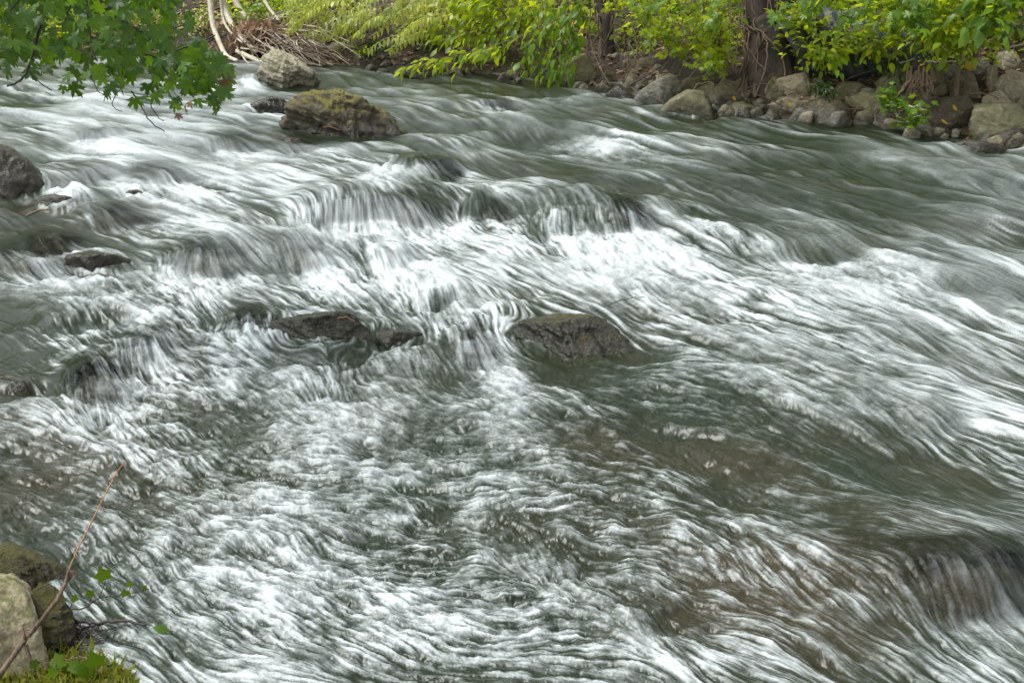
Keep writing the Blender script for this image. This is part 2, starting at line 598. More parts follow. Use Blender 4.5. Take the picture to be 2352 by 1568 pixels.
# --- stones standing in the stream
rock('boulder', 'pale tan angular boulder in the water beside the driftwood heap', z4([(0, 720), (60, 600), (90, 500), (190, 445), (260, 470), (350, 545), (470, 600), (610, 745), (400, 775), (150, 770)], 588),
     M['rock_pale'], depth=0.8, sharp=24, rough=0.12, seed=4, sub=6, lumps=1.0, fr=3)
rock('boulder', 'large brown boulder with golden moss standing in the upper rapids', z4([(265, 1090), (280, 960), (320, 890), (440, 845), (640, 838), (860, 850), (980, 915), (1150, 1010), (1250, 1105), (1215, 1190), (900, 1205), (620, 1190), (400, 1130)], 588),
     M['rock_moss'], depth=0.75, sharp=24, rough=0.10, seed=8, sub=6, lumps=0.7, fr=3)
rock('rock', 'black wet rock touching the left side of the mossy boulder', z4([(-90, 1000), (0, 930), (120, 890), (250, 905), (310, 950), (270, 1005), (60, 1020)], 588),
     M['rock_wet'], depth=0.8, sharp=16, rough=0.09, seed=9, sub=5)
rock('boulder', 'dark wet boulder cut off by the left edge of the picture', [(-90, 420), (-60, 345), (0, 335), (40, 350), (85, 385), (112, 425), (95, 445), (0, 450), (-60, 450)],
     M['rock_wet'], depth=0.8, sharp=18, rough=0.06, seed=12, sub=5)
rock('rock', 'low black flat rock below the dark boulder at the left edge', [(80, 462), (95, 451), (130, 446), (170, 450), (205, 460), (190, 468), (110, 471)],
     M['rock_wet'], depth=0.9, sharp=12, rough=0.05, seed=13)
rock('rock', 'small black wet rock poking out among the upper left rapids', [(280, 445), (296, 436), (315, 434), (328, 441), (322, 450), (292, 451)], M['rock_wet'], depth=0.9, rough=0.08, seed=14)
rock('rock', 'brown wet rock with water spilling over it near the left edge', [(130, 600), (150, 585), (215, 578), (260, 584), (300, 596), (270, 605), (215, 616), (165, 610)], M['rock_brown'], depth=0.8, rough=0.07, seed=15, flat=.8)
rock('slab', 'flat dark slab with wet shining top in mid stream', [(572, 754), (590, 742), (640, 731), (720, 719), (765, 711), (825, 722), (856, 742), (866, 764), (830, 778), (740, 783), (640, 775), (580, 766)],
     M['rock_slab'], depth=0.62, sharp=26, rough=0.085, seed=21, sub=6, lumps=0.6, topz=0.14, toptilt=(-0.10, 0.0), fr=3)
rock('rock', 'low brown rock awash just right of the flat midstream slab', [(850, 767), (870, 760), (920, 758), (980, 762), (975, 770), (920, 775), (870, 775)], M['rock_wet'], depth=0.8, rough=0.06, seed=22, base=at(915, 775, -0.05))
rock('rock', 'long mossy dark rock in mid stream with water curling over its right end', [(1112, 768), (1140, 752), (1200, 736), (1300, 727), (1430, 722), (1500, 734), (1440, 752), (1350, 769), (1270, 783), (1190, 786), (1128, 779)],
     M['rock_slab'], depth=0.55, sharp=22, rough=0.10, seed=23, sub=6, lumps=0.6, topz=0.125, toptilt=(0.03, 0.02), fr=3)
rock('rock', 'small orange brown rock under a white spill above the two midstream rocks', [(955, 702), (975, 693), (1010, 690), (1035, 696), (1020, 704), (975, 707)], M['rock_brown'], depth=0.8, rough=0.05, seed=24, base=at(995, 707, -0.05))
rock('rock', 'smooth brown rock slanting into the water at the left edge', [(-60, 960), (0, 912), (40, 872), (80, 850), (92, 854), (60, 888), (20, 936), (-20, 972)], M['rock_wet'], depth=0.35, rough=0.04, seed=25, base=at(10, 935, -0.08))
# --- stones of the near bank
rock('rock', 'dark mossy rock at the water edge behind the pale near boulder', [(-90, 1290), (-40, 1262), (20, 1253), (90, 1275), (140, 1290), (157, 1315), (140, 1345), (60, 1360), (-40, 1350)],
     M['rock_nearmoss'], depth=0.7, sharp=14, rough=0.08, seed=31, sub=6, flow=False)
rock('boulder', 'pale smooth boulder on the near bank in the bottom left corner', [(-160, 1420), (-110, 1345), (-40, 1318), (20, 1322), (62, 1345), (88, 1390), (108, 1460), (118, 1530), (20, 1560), (-110, 1540)],
     M['rock_near'], depth=0.8, sharp=12, rough=0.05, seed=32, sub=6, flow=False, base=at(0, 1535, 0.06))
rock('rock', 'dark mossy rock between the pale near boulder and the water', [(62, 1370), (85, 1342), (120, 1340), (150, 1370), (165, 1400), (178, 1450), (188, 1495), (140, 1515), (80, 1510), (60, 1450)],
     M['rock_nearmoss'], depth=0.7, sharp=12, rough=0.09, seed=33, sub=6, flow=False)
# --- named stones of the far bank
rock('boulder', 'smooth olive boulder leaning at the far waterline under hanging leaves', z4([(330, 650), (450, 590), (620, 480), (700, 500), (740, 590), (680, 690), (560, 765), (430, 768), (330, 700)], 1176),
     M['rock_olive'], depth=0.8, sharp=12, rough=0.02, seed=41, sub=5)
rock('rock', 'black triangular wet rock parting the water by the far bank', z4([(840, 890), (900, 830), (975, 775), (1010, 800), (1080, 850), (1130, 890), (1000, 905)], 1176), M['rock_wet'], depth=0.9, sharp=26, rough=0.05, seed=42)
rock('boulder', 'angular grey boulder with pale sloping face at the far waterline', z4([(1100, 930), (1150, 850), (1300, 750), (1420, 688), (1500, 690), (1572, 790), (1520, 920), (1350, 950), (1150, 950)], 1176),
     M['rock_grey'], depth=0.8, sharp=28, rough=0.035, seed=43, sub=5)
rock('boulder', 'rounded olive boulder with wet foot standing in front of the angular grey one', z4([(1325, 1035), (1400, 960), (1480, 900), (1640, 826), (1750, 832), (1810, 920), (1845, 1040), (1600, 1060), (1400, 1052)], 1176),
     M['rock_olive'], depth=0.8, sharp=12, rough=0.03, seed=44, sub=5)
BANK = [  # cx, cy, w, h, rot, material, sharpness, label
    (1598, 195, 56, 28, 0, 'rock_bank', 12, 'dark green stone behind the angular grey boulder'),
    (1636, 210, 36, 34, 10, 'rock_bank', 18, 'upright brown stone right of the angular grey boulder'),
    (1671, 205, 50, 36, -10, 'rock_bank', 20, 'peaked brown stone left of the long slab below the tree'),
    (1726, 193, 80, 30, 3, 'rock_bank', 14, 'long humped slab on the bank just below the vine covered trunk'),
    (1676, 233, 54, 26, 0, 'rock_dark', 12, 'dark wet round stone right of the wet footed olive boulder'),
    (1706, 250, 54, 20, 5, 'rock_bank', 12, 'low wet stone with yellow leaf at the waterline below the tree'),
    (1745, 250, 30, 20, 0, 'rock_dark', 16, 'small dark stone in the gap at the waterline below the tree'),
    (1724, 214, 36, 12, -8, 'rock_bank', 14, 'thin stone wedged under the long humped slab'),
    (1453, 181, 30, 22, 0, 'rock_bank', 14, 'brown stone half hidden among roots left of the grey boulder'),
    (1493, 143, 34, 20, 0, 'rock_bank', 14, 'small brown stone under the roots left of the trunk'),
    (1775, 164, 32, 22, 0, 'rock_bank', 16, 'small stone tucked against the foot of the vine covered trunk'),
    (1825, 172, 74, 28, 0, 'rock_bank', 14, 'flat topped stone uppermost right of the trunk foot'),
    (1778, 206, 38, 54, 15, 'rock_bank', 22, 'upright angular stone with pale edge right of the humped slab'),
    (1826, 196, 66, 48, -15, 'rock_tan', 14, 'rounded brown stone below the flat topped stone'),
    (1850, 209, 78, 28, -8, 'rock_bank', 20, 'thick slab resting against the rounded brown stone'),
    (1815, 229, 54, 14, 0, 'rock_bank', 12, 'thin flat stone lying under the thick slab'),
    (1816, 246, 70, 32, 3, 'rock_tan', 14, 'smooth rounded stone at the waterline with wet grey foot'),
    (1834, 260, 28, 18, -10, 'rock_grey', 14, 'small grey stone in the water below the smooth rounded stone'),
    (1861, 245, 32, 22, 0, 'rock_bank', 14, 'small brown stone right of the smooth rounded stone'),
    (1864, 261, 34, 24, 0, 'rock_grey', 18, 'glistening wet stone at the waterline left of the dark arched stone'),
    (1880, 236, 40, 16, 28, 'rock_tan', 18, 'narrow slab slanting down to the dark arched stone'),
    (1915, 251, 80, 36, 12, 'rock_dark', 16, 'dark arched stone with pale top at the waterline'),
    (1921, 267, 32, 18, 0, 'rock_wet', 14, 'small wet stone under the arched stone'),
    (1957, 206, 94, 30, 3, 'rock_bank', 14, 'long low brown boulder mid bank'),
    (1978, 232, 80, 32, -14, 'rock_olive', 20, 'mossy angular stone below the long low boulder'),
    (1993, 214, 38, 20, -10, 'rock_grey', 18, 'grey stone wedged right of the long low boulder'),
    (1930, 229, 46, 20, -15, 'rock_bank', 16, 'stone with green sprigs above the arched stone'),
    (1990, 165, 78, 30, -6, 'rock_bank', 20, 'leaning slab under the yellow green undergrowth'),
    (2046, 197, 70, 44, -28, 'rock_olive', 20, 'pale olive slab leaning left of the exposed root clump'),
    (2048, 164, 60, 36, -32, 'rock_bank', 20, 'mossy tilted slab above the pale olive slab'),
    (2031, 250, 46, 36, 0, 'rock_bank', 16, 'brown block at the foot of the bank left of the leafy sprig'),
    (2026, 271, 72, 20, 3, 'rock_dark', 12, 'low dark stone at the waterline left of the leafy sprig'),
    (2126, 240, 42, 38, 4, 'rock_tan', 26, 'square cut pale block right of the leafy sprig'),
    (2112, 221, 60, 22, 0, 'rock_bank', 14, 'brown stone under the exposed root clump'),
    (2176, 180, 24, 66, 28, 'rock_grey', 26, 'narrow grey slab standing on edge and leaning right'),
    (2153, 192, 38, 48, -5, 'rock_bank', 18, 'brown stone left of the narrow grey slab'),
    (2217, 200, 62, 58, 10, 'rock_bank', 22, 'rough dark green stone in the hollow right of the narrow slab'),
    (2306, 147, 70, 48, -4, 'rock_pale', 24, 'pale pitted block on top of the right bank'),
    (2279, 192, 28, 76, 4, 'rock_bank', 20, 'tall narrow stone below the pale pitted block'),
    (2326, 202, 66, 76, 12, 'rock_tan', 24, 'big warm tan angular stone at the right edge of the picture'),
    (2280, 238, 38, 66, 42, 'rock_tan', 20, 'slanting olive stone below the tall narrow stone'),
    (2201, 266, 110, 74, -8, 'rock_dark', 22, 'big dark broken boulder at the waterline with grey top'),
    (2296, 279, 112, 70, 3, 'rock_olive', 10, 'big smooth rounded olive boulder at the right waterline'),
    (2350, 241, 36, 32, 0, 'rock_tan', 14, 'tan stone sitting on the big rounded boulder'),
    (2326, 313, 84, 26, -6, 'rock_wet', 12, 'flat wet stone in front of the big rounded boulder'),
    (2238, 336, 110, 20, 4, 'rock_wet', 14, 'long black flat rock awash near the right edge'),
    (2246, 158, 34, 22, 10, 'rock_grey', 20, 'small grey stone left of the pale pitted block'),
    (2262, 146, 26, 28, 15, 'rock_grey', 20, 'little wedge of stone leaning on the pale pitted block'),
    (1773, 266, 20, 13, 0, 'rock_grey', 14, 'little pale stone lying alone in the shallows below the tree'),
    (1028, 152, 32, 18, 0, 'rock_tan', 12, 'round tan stone at the far waterline left of the hanging leaves'),
    (1003, 160, 26, 14, 0, 'rock_bank', 14, 'brown stone left of the round tan stone'),
    (950, 160, 54, 15, 0, 'rock_grey', 14, 'wet grey flat stone behind the dipping yellow spray'),
    (1046, 162, 22, 13, 0, 'rock_bank', 14, 'small brown stone right of the round tan stone'),
    (984, 100, 28, 16, 0, 'rock_grey', 12, 'grey stone high on the bank above the yellow spray'),
    (780, 104, 42, 13, 0, 'rock_grey', 14, 'flat grey stone behind the driftwood sticks'),
    (912, 127, 20, 11, 0, 'rock_grey', 12, 'small grey stone by the fern on the far bank'),
    (1150, 133, 32, 22, 0, 'rock_bank', 16, 'brown stone under the hanging leafy vine'),
    (880, 165, 24, 12, 0, 'rock_dark', 12, 'small dark stone at the waterline right of the driftwood'),
    (643, 50, 40, 40, 8, 'rock_olive', 12, 'olive boulder high on the far bank behind the driftwood'),
    (895, 106, 46, 16, -6, 'rock_bank', 18, 'brown slab on the bank beside the fern'),
    (1220, 152, 34, 16, 0, 'rock_bank', 14, 'brown stone left of the smooth leaning boulder'),
    (1302, 134, 30, 14, 0, 'rock_olive', 12, 'small olive stone behind the smooth leaning boulder'),
]
for i, (cx, cy, w, h, rot, mt, sh, lab) in enumerate(BANK):
    rng = np.random.RandomState(900 + i)
    big = max(w, h) > 60
    rock('boulder' if big else 'rock', lab, ellipse_poly(cx, cy, w * 1.25, h * 1.25, rot, rng, n=6 if sh > 13 else 8, jit=0.16 if sh > 13 else 0.06), M[mt], depth=0.85, sharp=sh * 1.2, rough=0.055, seed=50 + i, sub=5 if big else 4, sink=0.12)
# smaller stones filling the bank between them: look-alikes
rng = np.random.RandomState(77)
k = 0
while k < 260:
    px = (rng.uniform(560, 2420), rng.uniform(1640, 2420), rng.uniform(1150, 1740))[k % 3]
    wy = np.interp(px, [p[0] for p in FARPX], [p[1] for p in FARPX])
    py = wy + 4 - rng.uniform(0, 1) ** 1.3 * (150 if px > 1750 else 95 if px > 1150 else 45)
    if px < 860 and py < wy - 12:
        continue
    w = rng.uniform(12, 36) * (1.25 if px > 1700 else 0.9)
    mt_ = ['rock_bank', 'rock_dark', 'rock_tan', 'rock_bank', 'rock_grey'][rng.randint(5)]
    cand = sorted(BANK, key=lambda b: math.hypot(b[0] - px, 1.6 * (b[1] - py)))
    hw_ = {'rock_bank': 'brown', 'rock_dark': 'dark', 'rock_tan': 'tan', 'rock_grey': 'grey'}[mt_]
    for b_ in cand:
        if len(b_[7].split()) <= 9:
            break
    dx_, dy_ = px - b_[0], 1.6 * (py - b_[1])
    rel_ = ('right of' if dx_ > 0 else 'left of') if abs(dx_) > abs(dy_) else ('below' if dy_ > 0 else 'above')
    lab_ = 'little %s filler stone %s the %s' % (hw_, rel_, b_[7])
    rock('stone', lab_,
         ellipse_poly(px, py, w, w * rng.uniform(0.45, 0.75), rng.uniform(-20, 20), rng, n=6, jit=0.15),
         M[mt_], depth=0.9, sharp=rng.choice([10, 16, 24]), rough=0.04, seed=300 + k, sub=3, sink=0.08, group='filler ' + lab_.split(' ', 1)[1], flow=False, cat='stone')
    k += 1
print('rocks', round(time.time() - T0, 1))
# ------------------------------------------------------------------ the river
# (crest x, crest y, width) in the sketch; height and length in metres; fall direction in plan; foam at the foot; stone under it or None
HUMPS = [
    (870, 455, 300, 0.21, 0.42, (0.25, -0.97), 1.0, 'M', 'broad brown ledge stone under the widest fall in mid stream'),
    (1350, 462, 230, 0.22, 0.50, (0.1, -1.0), 1.3, None, None),
    (1450, 486, 120, 0.14, 0.28, (0.4, -0.92), 0.9, 'M', 'brown stone under the foaming mound right of the broad ledge'),
    (1548, 474, 60, 0.11, 0.28, (0.5, -0.86), 1.2, None, None),
    (1130, 462, 60, 0.10, 0.22, (0.2, -1.0), 1.1, 'M', 'small dark stone beside the pointed splash right of the broad ledge'),
    (1085, 452, 50, 0.13, 0.24, (-0.1, -1.0), 1.2, None, None),
    (1000, 372, 120, 0.13, 0.32, (0.5, -0.86), 0.7, 'M', 'dark stone under the smooth hump above the broad ledge'),
    (935, 368, 80, 0.08, 0.28, (-0.2, -1.0), 1.2, None, None),
    (530, 312, 120, 0.12, 0.32, (0.4, -0.92), 0.8, 'M', 'dark brown stone under water left of the mossy boulder'),
    (680, 308, 110, 0.10, 0.32, (0.5, -0.86), 0.7, 'M', 'dark stone under the spill below the mossy boulder'),
    (235, 308, 110, 0.07, 0.30, (0.3, -0.95), 0.9, 'M', 'brown stone under foam below the maple leaves'),
    (380, 392, 140, 0.12, 0.34, (0.6, -0.8), 0.9, 'M', 'brown stone under the glassy hump right of the left edge boulder'),
    (220, 390, 90, 0.11, 0.32, (0.7, -0.7), 0.9, 'M', 'brown stone under the slide beside the left edge boulder'),
    (135, 418, 60, 0.07, 0.22, (0.5, -0.86), 1.3, None, None),
    (250, 478, 120, 0.10, 0.35, (0.75, -0.66), 0.8, 'M', 'dark stone under the hump below the small black rock'),
    (110, 530, 130, 0.12, 0.30, (0.5, -0.86), 0.6, 'M', 'dark wet stone near the left edge under thin water'),
    (45, 575, 120, 0.14, 0.36, (0.7, -0.7), 0.8, 'M', 'dark stone under the slide at the left edge'),
    (470, 570, 190, 0.15, 0.26, (0.1, -1.0), 1.0, 'M', 'brown ledge stone under the curtain of water left of centre'),
    (700, 560, 130, 0.15, 0.30, (0.45, -0.9), 1.0, 'M', 'dark stone under the fall right of the curtain of water'),
    (890, 575, 130, 0.13, 0.28, (0.4, -0.9), 1.1, 'M', 'brown stone under the fall below the broad ledge'),
    (1030, 664, 130, 0.10, 0.28, (0.3, -0.95), 0.9, None, None),
    (560, 726, 110, 0.08, 0.2, (0.1, -1.0), 0.9, 'M', 'brown stone under the spill left of the flat midstream slab'),
    (1095, 778, 100, 0.07, 0.22, (0.2, -0.97), 0.9, 'M', 'brown stone under the chute between the two midstream rocks'),
    (335, 785, 130, 0.14, 0.22, (0.3, -0.95), 0.8, 'M', 'brown stone under a white spill at left mid stream'),
    (225, 845, 150, 0.16, 0.24, (0.45, -0.9), 0.8, 'M', 'black stone under the lowest white spill at left'),
    (1850, 540, 240, 0.10, 0.34, (0.25, -0.97), 1.1, None, None),
    (1270, 290, 170, 0.09, 0.45, (0.5, -0.86), 1.1, None, None),
    (1130, 236, 70, 0.07, 0.26, (0.4, -0.9), 0.6, 'M', 'small brown stone just under water right of the mossy boulder'),
    (2270, 405, 110, 0.16, 0.42, (0.6, -0.8), 1.0, None, None),
    (1940, 340, 160, 0.06, 0.45, (0.6, -0.8), 0.3, None, None),
    (1700, 420, 260, 0.07, 0.55, (0.55, -0.83), 0.2, None, None),
    (2080, 470, 260, 0.07, 0.55, (0.6, -0.8), 0.2, None, None),
    (2230, 640, 260, 0.10, 0.40, (0.6, -0.8), 0.5, None, None),
    (1250, 205, 120, 0.07, 0.30, (0.3, -0.95), 0.6, None, None),
    (1390, 205, 110, 0.05, 0.26, (0.5, -0.86), 0.7, None, None),
    (860, 180, 120, 0.06, 0.3, (0.5, -0.86), 0.5, None, None),
    (560, 180, 120, 0.05, 0.30, (-0.1, -1.0), 0.9, None, None),
    (2250, 1295, 340, 0.19, 0.24, (0.15, -1.0), 0.5, 'M', 'large brown stone under thin water in the bottom right'),
    (1190, 1215, 130, 0.05, 0.18, (0.2, -1.0), 0.3, None, None),
    (1290, 1270, 130, 0.05, 0.16, (0.2, -1.0), 0.3, None, None),
    (1700, 1060, 160, 0.05, 0.16, (0.6, -0.8), 0.3, None, None),
    (1480, 1400, 200, 0.06, 0.2, (0.5, -0.86), 0.3, None, None),
    (2060, 905, 200, 0.08, 0.35, (0.55, -0.83), 0.4, None, None),
    (200, 690, 200, 0.08, 0.3, (0.6, -0.8), 0.7, None, None),
    (1500, 640, 180, 0.07, 0.4, (0.6, -0.8), 0.6, None, None),
]
HUMPS = [(a, b, c, d * 0.44, e * 1.15, f, g, h, i) for a, b, c, d, e, f, g, h, i in HUMPS]
# foaminess of whole reaches, near left also whitened as painted sky sheen: x, y, half width, half height in the sketch, amount
REACH = [
    (250, 220, 420, 70, 0.55), (620, 400, 420, 150, 0.40), (300, 330, 350, 90, 0.25), (1150, 560, 500, 110, 0.35), (780, 640, 480, 60, 0.30),
    (1500, 620, 420, 70, 0.35), (1900, 250, 420, 60, -0.05), (1700, 420, 420, 110, -0.16), (1250, 250, 400, 50, -0.10), (2200, 560, 300, 120, 0.15),
    (2250, 680, 300, 90, 0.35), (2250, 950, 330, 150, 0.35), (2050, 830, 380, 130, 0.12), (1450, 960, 420, 170, -0.10), (1900, 1300, 500, 200, -0.22),
    (1300, 1300, 350, 200, -0.05), (650, 1000, 450, 180, 0.24), (700, 1400, 560, 220, 0.46), (150, 1080, 240, 140, -0.22), (100, 500, 220, 90, -0.25),
    (60, 780, 300, 90, -0.18), (1600, 760, 350, 90, 0.10), (330, 680, 300, 70, 0.1), (1700, 560, 200, 40, 0.15), (1620, 590, 260, 40, 0.1),
    (1000, 1130, 300, 120, 0.14), (1750, 1050, 350, 120, -0.2), (2300, 1250, 220, 60, 0.1),
]
# choppiness (short crossing ripples instead of long smooth streaks)
CHOP = [(700, 1050, 900, 260, 0.9), (1100, 1350, 900, 260, 0.8), (1650, 900, 500, 170, 0.5), (400, 700, 500, 110, 0.5), (1700, 660, 350, 60, 0.5), (250, 210, 400, 60, 0.4), (1350, 520, 300, 60, 0.4)]


def blobs(X, Y, lst):
    s = np.zeros(len(X), np.float32)
    for px, py, hw, hh, a in lst:
        c = at(px, py)
        k = np.linalg.norm(c - CAM) / FPX
        dep = math.atan2(CAMH, math.hypot(c[0], c[1]))
        ex = (X - c[0] - (Y - c[1]) * c[0] / c[1]) / (hw * k)
        ey = (Y - c[1]) / (hh * k / math.sin(dep))
        s += a * np.exp(-(ex ** 2 + ey ** 2)).astype(np.float32)
    return s


# plan grid of the flow
FG = 0.05
fx0, fx1, fy0, fy1 = -11.0, 11.0, 0.5, 19.5
fgx = np.arange(fx0, fx1, FG)
fgy = np.arange(fy0, fy1, FG)
QX, QY = np.meshgrid(fgx, fgy, indexing='ij')
qx, qy = QX.ravel(), QY.ravel()
left = sstep(-0.3, -3.2, qx) * 0.8
near = sstep(6.0, 3.7, qy) * sstep(1.7, -0.2, qx)
tl = np.clip(left + near, 0, 1)
ux = 0.53 + (0.86 - 0.53) * tl
uy = -0.85 + (-0.44 + 0.85) * tl
ang = np.arctan2(uy, ux)
chop_g = np.clip(blobs(qx, qy, CHOP), 0, 1)
ang = ang + fbm(qx * 0.8, qy * 0.8, 2, 0) * (0.5 + 0.4 * chop_g) + fbm(qx * 2.6, qy * 2.6, 2, 2) * (0.30 + 0.7 * chop_g) + fbm(qx * 6.5, qy * 6.5, 2, 1) * (0.06 + 0.75 * chop_g)
ux, uy = np.cos(ang), np.sin(ang)
for (x, y, r) in ROCKS:
    r = r * 0.62
    dx, dy = qx - x, qy - y
    r2 = np.maximum(dx * dx + dy * dy, (0.75 * r) ** 2)
    dot = ux * dx + uy * dy
    k = r * r / r2
    k = k * np.exp(-np.maximum(np.sqrt(r2) - 1.4 * r, 0) / (0.9 * r))
    ux, uy = ux * (1 + k) - 2 * k * dot * dx / r2, uy * (1 + k) - 2 * k * dot * dy / r2
for (px, py, w, h, l, d, ff, ro, lb) in HUMPS:
    c = at(px, py, h)
    W = w / FPX * np.linalg.norm(c - CAM) * 0.5
    d = np.array(d) / np.hypot(*d)
    dx, dy = qx - c[0], qy - c[1]
    s = dx * d[0] + dy * d[1]
    n = -dx * d[1] + dy * d[0]
    g = np.exp(-np.abs(n / (1.15 * W)) ** 3) * np.exp(-((s - 0.4 * l) / (1.0 * l)) ** 2) * 0.9
    spread = n / W * 0.45
    ux = ux * (1 - g) + g * (d[0] - spread * d[1])
    uy = uy * (1 - g) + g * (d[1] + spread * d[0])
nn = np.hypot(ux, uy) + 1e-6
UX = (ux / nn).reshape(QX.shape).astype(np.float32)
UY = (uy / nn).reshape(QX.shape).astype(np.float32)


def flow_at(x, y):
    a = np.clip((x - fx0) / FG, 0, len(fgx) - 1.01).astype(np.float32)
    b = np.clip((y - fy0) / FG, 0, len(fgy) - 1.01).astype(np.float32)
    i = a.astype(np.int32)
    j = b.astype(np.int32)
    fa, fb = a - i, b - j
    w00, w10, w01, w11 = (1 - fa) * (1 - fb), fa * (1 - fb), (1 - fa) * fb, fa * fb
    return (UX[i, j] * w00 + UX[i + 1, j] * w10 + UX[i, j + 1] * w01 + UX[i + 1, j + 1] * w11,
            UY[i, j] * w00 + UY[i + 1, j] * w10 + UY[i, j + 1] * w01 + UY[i + 1, j + 1] * w11)


# surface mesh: rows closer together near the bank one stands on
rows = np.concatenate([np.linspace(20, 96, 30)[:-1], np.linspace(96, 1640, 690)])       # sketch rows
yy = np.array([at(CX, r)[1] for r in rows])
cols = np.concatenate([np.linspace(-2.2, -0.60, 90)[:-1], np.linspace(-0.60, 0.60, 1060), np.linspace(0.60, 2.2, 90)[1:]])
sl = cols * (2352 / FPX)                                                                # lateral slope
slant = np.hypot(yy, CAMH) * 0 + yy * math.cos(PITCH) + CAMH * math.sin(PITCH)
WX = (slant[:, None] * sl[None, :]).astype(np.float64)
WY = np.repeat(yy[:, None], len(cols), 1)
wx, wy = WX.ravel(), WY.ravel()
nv = len(wx)
dist = np.hypot(wx, wy).astype(np.float32)
chop = np.clip(blobs(wx, wy, CHOP), 0, 1)
CELLS = [0.006, 0.016, 0.045, 0.14]
rowi = lambda yv: np.interp(-yv, -yy, np.arange(len(yy)))
coli = lambda xv, yv: np.interp(xv / (yv * math.cos(PITCH) + CAMH * math.sin(PITCH)), sl, np.arange(len(sl)))


def gsample(G, x, y):
    a = np.clip(rowi(y), 0, G.shape[0] - 1.001).astype(np.float32)
    b = np.clip(coli(x, y), 0, G.shape[1] - 1.001).astype(np.float32)
    i, j = a.astype(np.int32), b.astype(np.int32)
    a -= i
    b -= j
    return (G[i, j] * (1 - b) + G[i, j + 1] * b) * (1 - a) + (G[i + 1, j] * (1 - b) + G[i + 1, j + 1] * b) * a


def convolve(sample, h, ns):
    """average of a pattern along the current, h metres apart, ns steps each way"""
    acc = sample(wx.astype(np.float32), wy.astype(np.float32)).copy()
    for sgn in (1, -1):
        x = wx.astype(np.float32).copy()
        y = wy.astype(np.float32).copy()
        for i in range(1, ns + 1):
            u, v = flow_at(x, y)
            x += sgn * h * u
            y += sgn * h * v
            acc += math.exp(-1.6 * (i / ns) ** 2) * sample(x, y)
    return acc


L = []
px_m = (dist / 1138.0).astype(np.float32)
for k, c in enumerate(CELLS):
    h1 = np.maximum(0.65 * c, 0.9 * px_m * (1 if k < 2 else 0)).astype(np.float32)
    g = convolve(lambda x, y: tnoise(x / c, y / c, k), h1, 4)
    g = g.reshape(WX.shape)
    h2 = (h1 * 2.7 * (1 - 0.5 * chop) * (1.0 if k < 3 else 0.6)).astype(np.float32)
    g = convolve(lambda x, y: gsample(g, x, y), h2, 6)
    g = g - g.mean()
    # even out contrast with distance
    G = g.reshape(WX.shape)
    sd_ = np.sqrt((G[:, 100:-100] ** 2).mean(1))
    sd_ = np.convolve(np.pad(sd_, 20, mode='edge'), np.ones(41) / 41, 'valid')
    L.append((G / sd_[:, None]).ravel().astype(np.float32))
print('lic', round(time.time() - T0, 1))

dens = blobs(wx, wy, REACH)
z = np.zeros(nv, np.float32)
foam = np.zeros(nv, np.float32)
clear = np.zeros(nv, np.float32)
lump = np.zeros(nv, np.float32)
calm = np.zeros(nv, np.float32)
for (px, py, w, h, l, d, ff, ro, lb) in HUMPS:
    c = at(px, py, h)
    W = w / FPX * np.linalg.norm(c - CAM) * 0.5
    d = np.array(d) / np.hypot(*d)
    sel = np.nonzero((np.abs(wx - c[0]) < 3.2) & (np.abs(wy - c[1]) < 3.2))[0]
    X, Y = wx[sel], wy[sel]
    wob = fbm(X * 3, Y * 3, 3, 1) * 0.8 * l
    s = (X - c[0]) * d[0] + (Y - c[1]) * d[1] + wob
    n = -(X - c[0]) * d[1] + (Y - c[1]) * d[0] + fbm(X * 2.6, Y * 2.6, 2, 2) * 0.55 * W
    cr = np.exp(-np.abs(n / W) ** 3.0)
    up = np.exp(-(np.minimum(s, 0) / (1.5 * l)) ** 2)
    dn = 1 - 1.45 * sstep(-0.1 * l, 0.95 * l, s) + 0.45 * sstep(0.95 * l, 2.2 * l, s)
    z[sel] += (h * cr * np.where(s < 0, up, np.minimum(dn, 1))).astype(np.float32)
    face = cr * sstep(-0.25 * l, 0.2 * l, s) * (1 - sstep(0.75 * l, 1.0 * l, s))
    foot = np.exp(-np.abs(n / (1.25 * W)) ** 3) * sstep(0.55 * l, 1.05 * l, s) * np.exp(-(np.maximum(s - 1.2 * l, 0) / (1.5 * l + 0.25)) ** 2)
    top = cr * np.exp(-((s + 0.5 * l) / (0.6 * l)) ** 2)
    dens[sel] += (0.85 * ff * foot + 0.12 * ff * face - (0.45 if ro else 0.1) * top * (1.3 - ff * .6)).astype(np.float32)
    clear[sel] = np.maximum(clear[sel], ((face + 0.6 * top) * (1.0 if ro else 0.0)).astype(np.float32))
    lump[sel] += (ff * foot).astype(np.float32)
    calm[sel] = np.maximum(calm[sel], (top + face).astype(np.float32))
